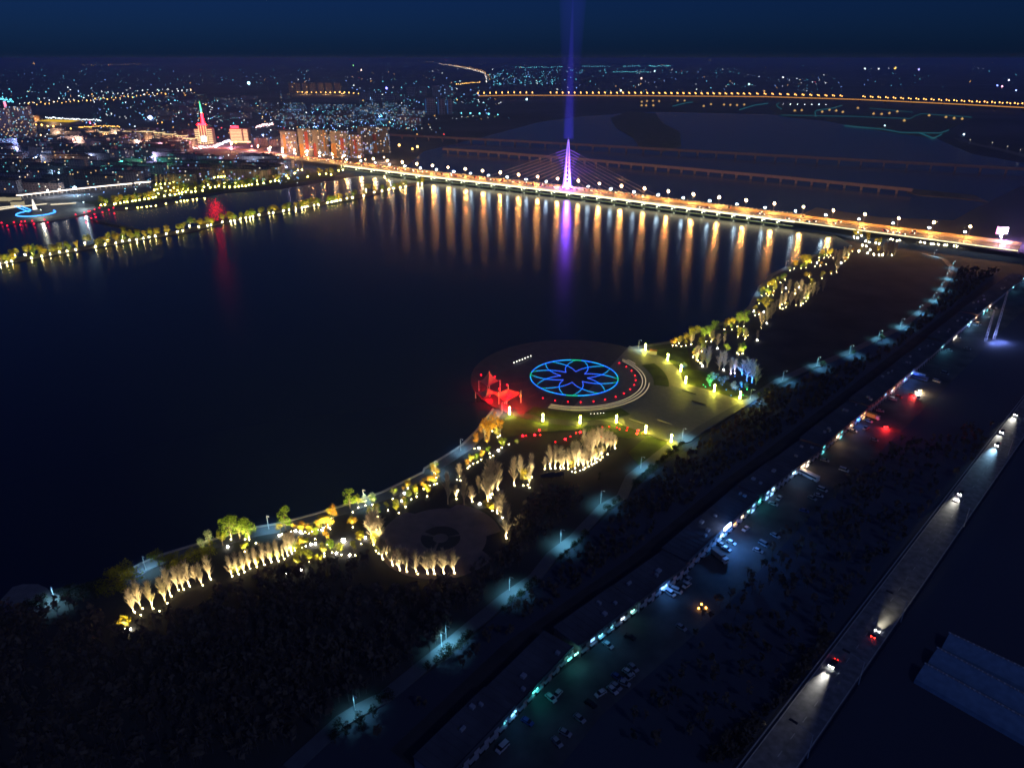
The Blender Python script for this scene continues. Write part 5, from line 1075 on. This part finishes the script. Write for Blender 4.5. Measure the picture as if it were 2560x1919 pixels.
for i, (q, c, e) in enumerate((((752,415),(.6,.85,1),200000),((485,440),(1,.95,.85),60000),((600,432),(1,.95,.85),40000),((840,560),(.7,.9,1),60000),((420,640),(.9,.9,.7),45000))):
    t = empty('mast_light', F1.g(*q,.8), label='%s floodlight mast on the riverside square, %s' % (['glaring blue white','white','white','cool','dim'][i], ['behind the trees','western of the arcade pair','eastern of the arcade pair','over the pale paving','beside the blue ring'][i]), category='floodlight mast', group='floodlight masts')
    b = MB(); b.tube((0,0,0),(0,0,9),.25,k=6); b.build('pole', M['dark'], t); b = MB(); b.ball((0,0,9.6),[2.6,1.4,1.4,.5,.4][i],k=8); b.build('lamp_globe', emi('mast_%d' % i, c, 14), t); lamp_light(t, (0,-3,10), e*.22, c, .8)
k = 0
for q in [(20,713),(75,742),(142,708),(205,735),(215,702),(250,698),(322,694),(340,722),(443,682),(475,710),(750,632),(835,612),(875,600),(890,597),(845,650),(935,627),(937,582),(985,565),(1015,607),(1077,585),(1123,565),(950,657),(905,668),(858,712),(1132,622)]:
    b = MB(); k += 1
    if k == 1: b.ball((0,0,2),1.0); b.tube((0,0,0),(0,0,1.2),.2,k=4,m=1); rl = b.build('red_shore_lamp', [emi('shore_red', (1,.01,.05), 3.5), M['dark']]); o = rl
    else: o = rl.copy(); COL.objects.link(o)
    o.location = F1.g(*q, .6); o['label'] = 'red lamp along the edge of the riverside square, %s counted eastward' % nth(k); o['category'] = 'shore lamp'; o['group'] = 'red lamps of the riverside square'
fb = empty('footbridge', (0,0,0), label='dark low footbridge from the riverside square to the tree lined dam', category='footbridge'); P = [F1.g(880,665), F1.g(1050,705), F1.g(1380,785)]
ribbon('deck', P, 5, 2.2, M['dark'], z0=1.5, parent=fb)
for q in P: b = MB(); b.box((q.x,q.y,.9),(1.5,1.5,1.4)); b.build('pier', M['dark'], fb)
# ordinary city slabs
rc = random.Random(21); placed = []
cols = [M['grey_wall'], M['brown_wall'], M['pink_wall'], M['cream'], M['grey_wall']]
def zone(x0, y0, x1, y1, n, Ls, Hs, lit, pal, nm, desc, rot=-.16, gap=1.0, zf=D):
    k = 0; tries = 0
    rows = []
    while k < n and tries < n*60:
        tries += 1; bx, by = zf(rc.uniform(x0,x1), rc.uniform(y0,y1)); P = G(bx, by); L = rc.uniform(*Ls); H = rc.uniform(*Hs)
        P.y = round(P.y/34)*34+rc.uniform(-2,2) if gap == 1.0 else P.y
        if any(abs(P.x-q[0]) < (L+q[2])/2*.95+5 and abs(P.y-q[1]) < 26*gap for q in placed): continue
        if zf is D and by > 487 - bx*.05 and bx > 250: pass
        placed.append((P.x,P.y,L)); k += 1
        rows.append((P, L, H))
    rows.sort(key=lambda q: (round(q[0].y/60), q[0].x))
    for i, (P, L, H) in enumerate(rows):
        tower(nm, P, L, rc.uniform(11,14), H, rot+rc.uniform(-.03,.03), rc.choice(cols), desc % nth(i+1), desc.split('%s')[0].strip(' ,'), 'building', lit, pal, bay=5.2, fl=3.4, ww=1.7, wh=1.5, rnd=rc)
zone(400,352,612,388,22,(55,85),(15,20),.12,(1,1,2,0,4),'slab_block','long apartment slab between bridge road and river park, %s counted front to back')
zone(150,325,400,398,34,(45,80),(14,21),.11,(1,2,2,0,0,3),'slab_block','low apartment slab in the middle of the old town, %s counted front to back')
zone(-20,318,150,415,26,(45,80),(14,22),.11,(1,2,0,0,3,4),'slab_block','low apartment slab at the western edge of town, %s counted front to back')
zone(130,290,420,322,26,(40,80),(12,20),.13,(0,3,3,1,4),'slab_block','town block under the main street glow, %s counted front to back')
zone(340,212,620,262,26,(50,95),(14,26),.10,(1,2,0,3),'slab_block','dark block in the blue lit northern town, %s counted front to back', gap=1.8)
zone(610,232,900,272,34,(50,90),(16,30),.30,(1,1,2,1,0),'slab_block','blue lit housing block beyond the towers, %s counted front to back', gap=1.5)
for grp, lst in (('lit brown high rise in the far row behind orange lamps',[(290,340),(345,395),(405,465),(470,530),(540,600),(605,670),(680,745)]),):
    for i, (x0, x1) in enumerate(lst):
        bx, by = B((x0+x1)/2, 455); P = G(bx,by); Wd = (G(*B(x1,455))-G(*B(x0,455))).length
        tower('far_high_rise', P, Wd*.8, 40, Hh(bx,by,B(0,372)[1]), 0, M['brown_wall'], grp+', %s from the west' % nth(i+1), 'far brown high rises', 'high rise', .02, (3,), bay=9, fl=9, ww=4, wh=4)
for i, (x0, x1, yb, yt) in enumerate(((900,990,520,452),(1010,1090,520,460),(1110,1200,525,460),(1210,1290,520,470),(1300,1380,485,400),(1400,1480,485,400),(1520,1600,490,392),(1620,1710,490,395),(1465,1560,640,500),(1575,1640,642,505),(1655,1700,642,510))):
    bx, by = B((x0+x1)/2, yb); P = G(bx,by); Wd = (G(*B(x1,yb))-G(*B(x0,yb))).length
    t = tower('dark_high_rise', P, Wd*.85, 30, Hh(bx,by,B(0,yt)[1]), 0, M['grey_wall'], 'dark unlit high rise beyond the northern town, %s from the west' % nth(i+1), 'dark high rises of the northern town', 'high rise', .16 if i in (6,7) else .02, (1,2), bay=9, fl=8, ww=5, wh=4)
    if i > 7: b = MB(); b.box((-Wd*.42,-15.4,Hh(bx,by,B(0,yt)[1])/2),(5,.6,Hh(bx,by,B(0,yt)[1])*.9)); b.build('blue_edge_light', emi('dim_blue_edge', (.03,.12,.4), .35), t)
# lamps added among the city blocks to brighten their walls
k = 0
for q, c, e in [((640,342),(1,.5,.3),14000),((660,338),(1,.5,.3),14000),((700,345),(1,.55,.3),14000),((740,350),(1,.55,.3),14000),((790,355),(1,.55,.3),14000),((830,350),(1,.55,.3),50000),((610,334),(1,.45,.35),60000),((580,330),(1,.4,.4),60000),((545,325),(1,.35,.4),70000),((500,318),(1,.3,.35),80000),((400,320),(1,.6,.4),60000),((350,322),(.9,.6,.9),30000),((300,315),(1,.6,.4),50000),((250,305),(1,.6,.4),50000),((330,350),(.7,.6,1),25000),((260,340),(.6,.6,1),25000),((200,350),(.5,.6,1),25000),((140,345),(.5,.55,1),25000),((80,350),(.4,.6,1),25000),((40,330),(.5,.5,1),40000),((270,365),(.1,.9,.6),60000),((310,372),(.15,.9,.35),60000),((240,378),(.1,.8,.55),30000),((100,362),(1,.5,.15),30000),((430,352),(.7,.6,1),25000),((480,360),(.6,.6,1),25000),((540,362),(.4,.6,1),30000),((590,350),(.8,.6,.8),30000),((200,330),(.8,.6,.9),30000),((160,310),(1,.6,.4),40000),((570,300),(.7,.7,1),60000),((660,255),(.3,.5,1),90000),((740,250),(.2,.5,1),90000),((820,258),(.2,.5,1),70000),((130,385),(.3,.6,.8),20000),((230,400),(.4,.6,.8),20000),((620,372),(.6,.6,1),20000),((90,300),(1,.6,.3),40000),((660,204),(1,.5,.15),160000),((705,204),(1,.5,.15),160000),((740,206),(1,.5,.15),120000),((800,215),(.3,.6,1),60000),((960,225),(.3,.6,1),50000)]:
    k += 1; b = MB(); c_ = tuple(round(v,2) for v in c)
    b.tube((0,0,0),(0,0,9),.2,k=4,m=0); b.ball((0,0,9.6),1.2,m=1); o = b.build('town_lamp', [M['steel'], emi('town_%s' % str(c_), c_, 16)])
    o.location = G(*D(*q)); o['label'] = '%s added lamp among the town blocks, %s counted from the bridge end' % ('warm' if c[0] > .9 else ('green' if c[1] > c[0]+.3 and c[1] > c[2] else 'bluish'), nth(k)); o['category'] = 'street lamp'; o['group'] = 'added lamps among the town blocks'
    lamp_light(o, (0,-4,10), e*(2.0 if c[0] > .9 and q[0] < 620 else 1.3), c, 1)
# streets of the city
for pl, w in (([(625,340),(560,326),(500,322),(430,318),(330,300),(230,283),(90,265),(-30,262)],26),([(560,326),(590,305),(620,285)],14)):
    ribbon('city_street', [G(*D(*q)) for q in pl], w, .3, M['deck'], kind='structure')
P = [G(*D(*q)) for q in [(500,322),(560,326),(625,340)]]+[Vector((*q,0)) for q in NE[1:3]]
# ---------------------------------------------------------------- distant lights
rs = random.Random(5)
def scatter(name, spec, size=.9):
    b = MB(); keys = ['fw','ft','fb','fo','fg','fr']
    for (zf, x0, y0, x1, y1, n, wts, k_) in spec:
        for _ in range(n):
            u = rs.random(); x = x0+(x1-x0)*rs.random(); y = y0+(y1-y0)*u; bx, by = zf(x, y)
            if by < 148.3: by = 148.3+rs.random()
            P = G(bx, by); dist_ = P.length; r = dist_/710*.27*k_*rs.choice((.55,.7,.85,1,1.3))
            r = min(r, 60); m_ = rs.choices(range(6), wts)[0]; b.octa((P.x,P.y,r+2), r, m_)
    return b.build(name, [EM[k] for k in keys], kind='stuff')
WN = (4,5,2,2.5,.1,.2); TL = (1,8,2,.3,0,.05)
scatter('distant_town_lights', [(D,0,190,420,215,90,WN,.8),(D,0,150,600,185,110,TL,.55),(D,200,215,620,262,210,(3,5,3,1,0,.1),.7),(D,0,262,420,300,60,(3,2,3,3,0,.5),.8),(D,420,255,700,300,90,(3,3,3,1,0,.2),.8),(D,600,232,900,285,330,(2,5,5,.4,0,.1),.85),(D,620,150,1000,180,60,WN,.6),(D,760,180,1060,230,110,(2,6,3,.5,0,0),.7),
 (D,990,135,2212,150,45,(3,3,1,3,.5,.5),.45),(D,1060,150,1600,160,110,TL,.6),(D,1050,160,1200,185,150,TL,.65),(D,1200,165,1800,200,90,WN,.65),(D,1600,135,2212,200,60,(3,4,2,1,0,.2),.6),(D,860,215,1100,262,50,WN,.7),(D,860,270,960,300,12,WN,.8),(D,20,335,620,395,330,(3,5,5,1,.1,.2),.8),(D,150,395,420,430,40,(3,3,3,.3,0,0),.8),(D,470,330,650,400,90,(2,4,6,1,0,0),.8)])
def row(name, zf, pts, n, mk, k_=1.0, jit=0, w=1):
    b = MB(); P = [zf(*q) for q in pts]; L = [math.dist(P[i],P[i+1]) for i in range(len(P)-1)]; T = sum(L)
    for j in range(n):
        t = (j+.5)/n*T; i = 0
        while i < len(L)-1 and t > L[i]: t -= L[i]; i += 1
        u = t/L[i]; x = P[i][0]+(P[i+1][0]-P[i][0])*u; y = P[i][1]+(P[i+1][1]-P[i][1])*u+rs.uniform(-jit,jit)
        q = G(x, max(y,148.3)); r = min(70, q.length/710*.34*k_*rs.uniform(.7,1.2)); b.octa((q.x,q.y,r+3), r, 0)
    return b.build(name, mk, kind='stuff')
row('distant_road_lights', A, [(230,560),(650,540),(1000,505),(1280,490),(1450,470)], 34, EM['fo'], .9, 3.5)
row('distant_road_lights', A, [(150,545),(600,520),(1000,470),(1450,440),(1680,450)], 36, EM['fw'], .7, 6)
row('distant_road_lights', A, [(0,525),(120,535)], 26, EM['ft'], .9, 4)
row('distant_road_lights', B, [(1190,180),(1400,183),(1590,192)], 16, EM['fo'], .7, .3)
row('distant_road_lights', B, [(1580,205),(1700,225),(1850,245),(1960,275),(2015,320),(2020,350)], 30, EM['fo'], .8, .6)
row('distant_road_lights', B, [(1580,210),(1720,230),(1870,262),(1970,290),(1990,330),(1990,375)], 34, emi('traffic_white', (1,.9,.8), 9), 1.0, .8)
row('distant_road_lights', B, [(1725,390),(1940,370)], 13, EM['fo'], .95)
row('distant_road_lights', B, [(340,452),(400,462),(500,458),(560,462),(640,462),(740,460),(905,470)], 14, EM['fo'], 1.3, 1)
row('distant_road_lights', B, [(1420,630),(1490,632),(1580,636),(1655,638),(1750,641),(1830,645),(1928,648),(2028,653),(2128,657)], 9, EM['ft'], 1.5)
row('distant_road_lights', B, [(180,185),(240,178),(340,180),(480,188)], 34, EM['fg'], .9, 1.4)
row('distant_road_lights', A, [(670,222),(1300,212)], 34, EM['fo'], .5)
row('distant_road_lights', A, [(1700,202),(2030,200)], 12, EM['fo'], .5)
row('distant_road_lights', C, [(20,243),(450,238)], 26, EM['ft'], .8, .3); row('distant_road_lights', C, [(600,233),(850,233)], 13, EM['ft'], .8, .3); row('distant_road_lights', C, [(960,232),(1110,230)], 14, EM['ft'], .8, .3); row('distant_road_lights', C, [(1180,230),(1370,230)], 20, EM['ft'], .9, .3)
row('distant_road_lights', C, [(870,279),(1180,281)], 34, EM['ft'], .5, .6); row('distant_road_lights', E_, [(100,562),(270,566),(530,568)], 7, EM['fw'], .9)
row('main_street_lights', A, [(290,742),(420,760),(640,785)], 7, EM['fo'], 1.9, 1); row('main_street_lights', A, [(680,765),(900,755),(1040,760)], 24, EM['fo'], .9, 1.2)
row('main_street_lights', A, [(1540,925),(1700,945),(1850,935),(1960,885)], 60, emi('street_pink', (1,.55,.55), 12), 1.1, 2.5)
row('main_street_lights', A, [(1850,940),(1930,905),(1990,880)], 26, emi('street_white', (.9,.85,1), 14), 1.6, 2); row('main_street_lights', A, [(390,680),(640,695),(880,705)], 40, EM['fw'], .9, 1.5)
row('main_street_lights', B, [(0,765),(60,750),(150,735)], 24, emi('street_pink', (1,.55,.55), 12), 1.4, 2.5); row('main_street_lights', B, [(210,670),(330,668),(430,650)], 34, EM['fb'], 1.0, 1.5); row('main_street_lights', B, [(1290,650),(1420,640)], 16, EM['fb'], 1.2, 1.5)
row('main_street_lights', A, [(340,890),(440,885)], 12, EM['fb'], 1.3, 1.5)
for i, (zf, q, c, k_) in enumerate(((A,(2150,390),(.45,.8,1),3),(A,(1303,697),(.45,.55,1),4),(A,(293,213),(1,.5,.1),1.5),(B,(1128,432),(.2,.2,1),2.4),(B,(812,180),(1,.1,.2),1.3),(B,(840,226),(.3,1,.3),1.4),(B,(1638,181),(1,.1,.2),1.6),(B,(910,268),(1,.7,.6),1.4),(B,(1238,930),(1,.5,.15),2.6),(B,(1352,960),(1,.5,.1),2),(B,(1395,943),(1,.6,.2),2.4),(C,(1462,188),(.9,1,.8),1.6),(C,(1708,185),(1,.85,.75),1.5),(C,(1117,341),(1,.6,.5),1.5),(C,(1231,278),(.6,.8,1),1.5),(C,(127,525),(.5,.85,1),1.8),(C,(940,448),(1,1,1),1.4),(C,(2047,393),(.5,.9,1),1.5),(E_,(1097,255),(1,.55,.1),1.9),(E_,(1300,266),(.4,.4,1),1.7),(E_,(955,258),(.8,.85,1),1.4),(E_,(835,258),(.7,.85,1),1.5),(E_,(128,332),(.8,.8,1),1.2),(E_,(2078,357),(.7,.7,1),1.3),(E_,(1978,403),(.2,.3,1),1.3),(E_,(2020,412),(1,.4,.6),1.4),(E_,(2140,446),(.3,.4,1),1.2),(E_,(1688,832),(.5,.8,1),1.4),(E_,(1005,753),(.6,.95,1),1.0),(A,(780,728),(1,.05,.1),1.4),(A,(1240,965),(1,.1,.1),1.7),(A,(350,1080),(1,.45,.1),2.4),(A,(1660,1195),(.35,.5,1),2.2),(A,(945,1255),(.4,.6,1),1.8),(A,(925,1195),(.5,.7,1),1.8),(A,(2040,905),(1,.5,.1),2.6),(A,(2145,903),(1,.1,.1),2.2),(A,(1130,1105),(.6,.8,1),2.6))):
    P = zf.g(*q); P = G(zf(*q)[0], max(148.6, zf(*q)[1])); r = min(80, P.length/710*.42*k_); b = MB(); b.ball((0,0,r+3), r, m=0, k=8); b.tube((0,0,0),(0,0,3.5),r*.12,k=4,m=1)
    o = b.build('beacon_lamp', [emi('beacon_%d' % i, c, 9), M['dark']]); o.location = P; o['category'] = 'lamp'; o['group'] = 'conspicuous far lamps'
    o['label'] = '%s bright lamp standing out in the far plain, %s listed from the west' % ('orange' if c[0] > .9 and c[2] < .3 and c[1] > .3 else 'red' if c[1] < .2 and c[0] > .9 else 'blue' if c[2] > .9 and c[0] < .5 else 'green' if c[0] < .5 else 'white', nth(i+1))
# teal lines of the fish ponds and dim lit roads beyond the river
for i, (zf, pl, k_) in enumerate(((C,[(1390,572),(1520,540),(1560,538)],1),(C,[(1965,603),(2090,565),(2211,548)],1),(E_,[(100,545),(75,555),(80,575),(120,598)],.8),(E_,[(640,565),(560,590),(420,608),(405,625),(415,662)],.9),(E_,[(110,650),(700,660),(1230,680),(1270,655),(1330,637),(1760,668)],.5),(E_,[(660,740),(1000,772),(1150,800),(1480,805),(1560,780)],.7),(E_,[(1300,800),(1430,850),(1500,815)],.9),(E_,[(880,590),(1050,605),(1250,625)],.4))):
    P = [zf.g(*q, 2.0) for q in pl]; b = MB()
    for j in range(len(P)-1): b.tube(P[j], P[j+1], 1.7, k=4)
    b.build('pond_edge_light', emi('pond_teal_%d' % i, (.05,.42,.55), .27*k_), label='thin teal light line edging the far fish ponds, %s from the west' % nth(i+1), category='light line', group='teal light lines of the fish ponds')
for i, q in enumerate([(1120,540),(1165,535),(1218,530),(1270,530),(1120,572),(1158,573),(1220,572),(1430,530),(1490,530),(1670,555),(1718,562),(1830,565),(1885,568),(1943,570),(2005,565)]):
    pass
b = MB()
for zf, q in [(C,x) for x in [(1120,540),(1165,535),(1218,533),(1270,535),(1120,572),(1158,573),(1220,572),(1430,530),(1490,530),(1655,578),(1718,562),(1830,565),(1885,568),(1943,570),(2005,565)]]+[(E_,x) for x in [(467,628),(530,612),(588,618),(645,630),(910,645),(980,648),(1047,640),(1115,625),(1175,705),(1390,660),(1535,675),(1605,685),(1675,690),(230,618),(290,615),(775,595)]]:
    P = zf.g(*q); b.octa((P.x,P.y,3), 5.5, 0)
b.build('pond_lights', emi('pond_gold', (1,.6,.18), .8), kind='stuff')
ribbon('far_road', [E_.g(*q) for q in [(1650,850),(1700,880),(1850,915),(2000,945),(2211,1000),(2400,1050)]], 26, .4, M['path'], kind='structure')
i = 0
for q in ((1740,895),(1930,920),(2060,955),(2170,985)):
    i += 1; b = MB(); b.tube((0,0,0),(0,0,9),.25,k=4,m=0); b.ball((0,0,9.4),.8,m=1); o = b.build('far_road_lamp', [M['steel'], EM['w']]); o.location = E_.g(*q); o['label'] = 'lamp on the pale road beyond the river, %s from the west' % nth(i); o['category'] = 'street lamp'; o['group'] = 'lamps of the pale far road'; lamp_light(o, (0,-3,10), 200, (.8,.85,1), 1)
# ---------------------------------------------------------------- night haze
hb = MB(); hb.box((0,80000,101.5),(350000,176000,205)); 
hm = bpy.data.materials.new('haze'); hm.use_nodes = True; nt = hm.node_tree; nt.nodes.clear()
o_ = nt.nodes.new('ShaderNodeOutputMaterial'); v_ = nt.nodes.new('ShaderNodeVolumePrincipled'); v_.inputs['Density'].default_value = 9e-5
v_.inputs['Color'].default_value = (.3,.54,1,1); v_.inputs['Anisotropy'].default_value = 0
nt.links.new(v_.outputs[0], o_.inputs['Volume'])
hb.build('haze', hm, kind='stuff')
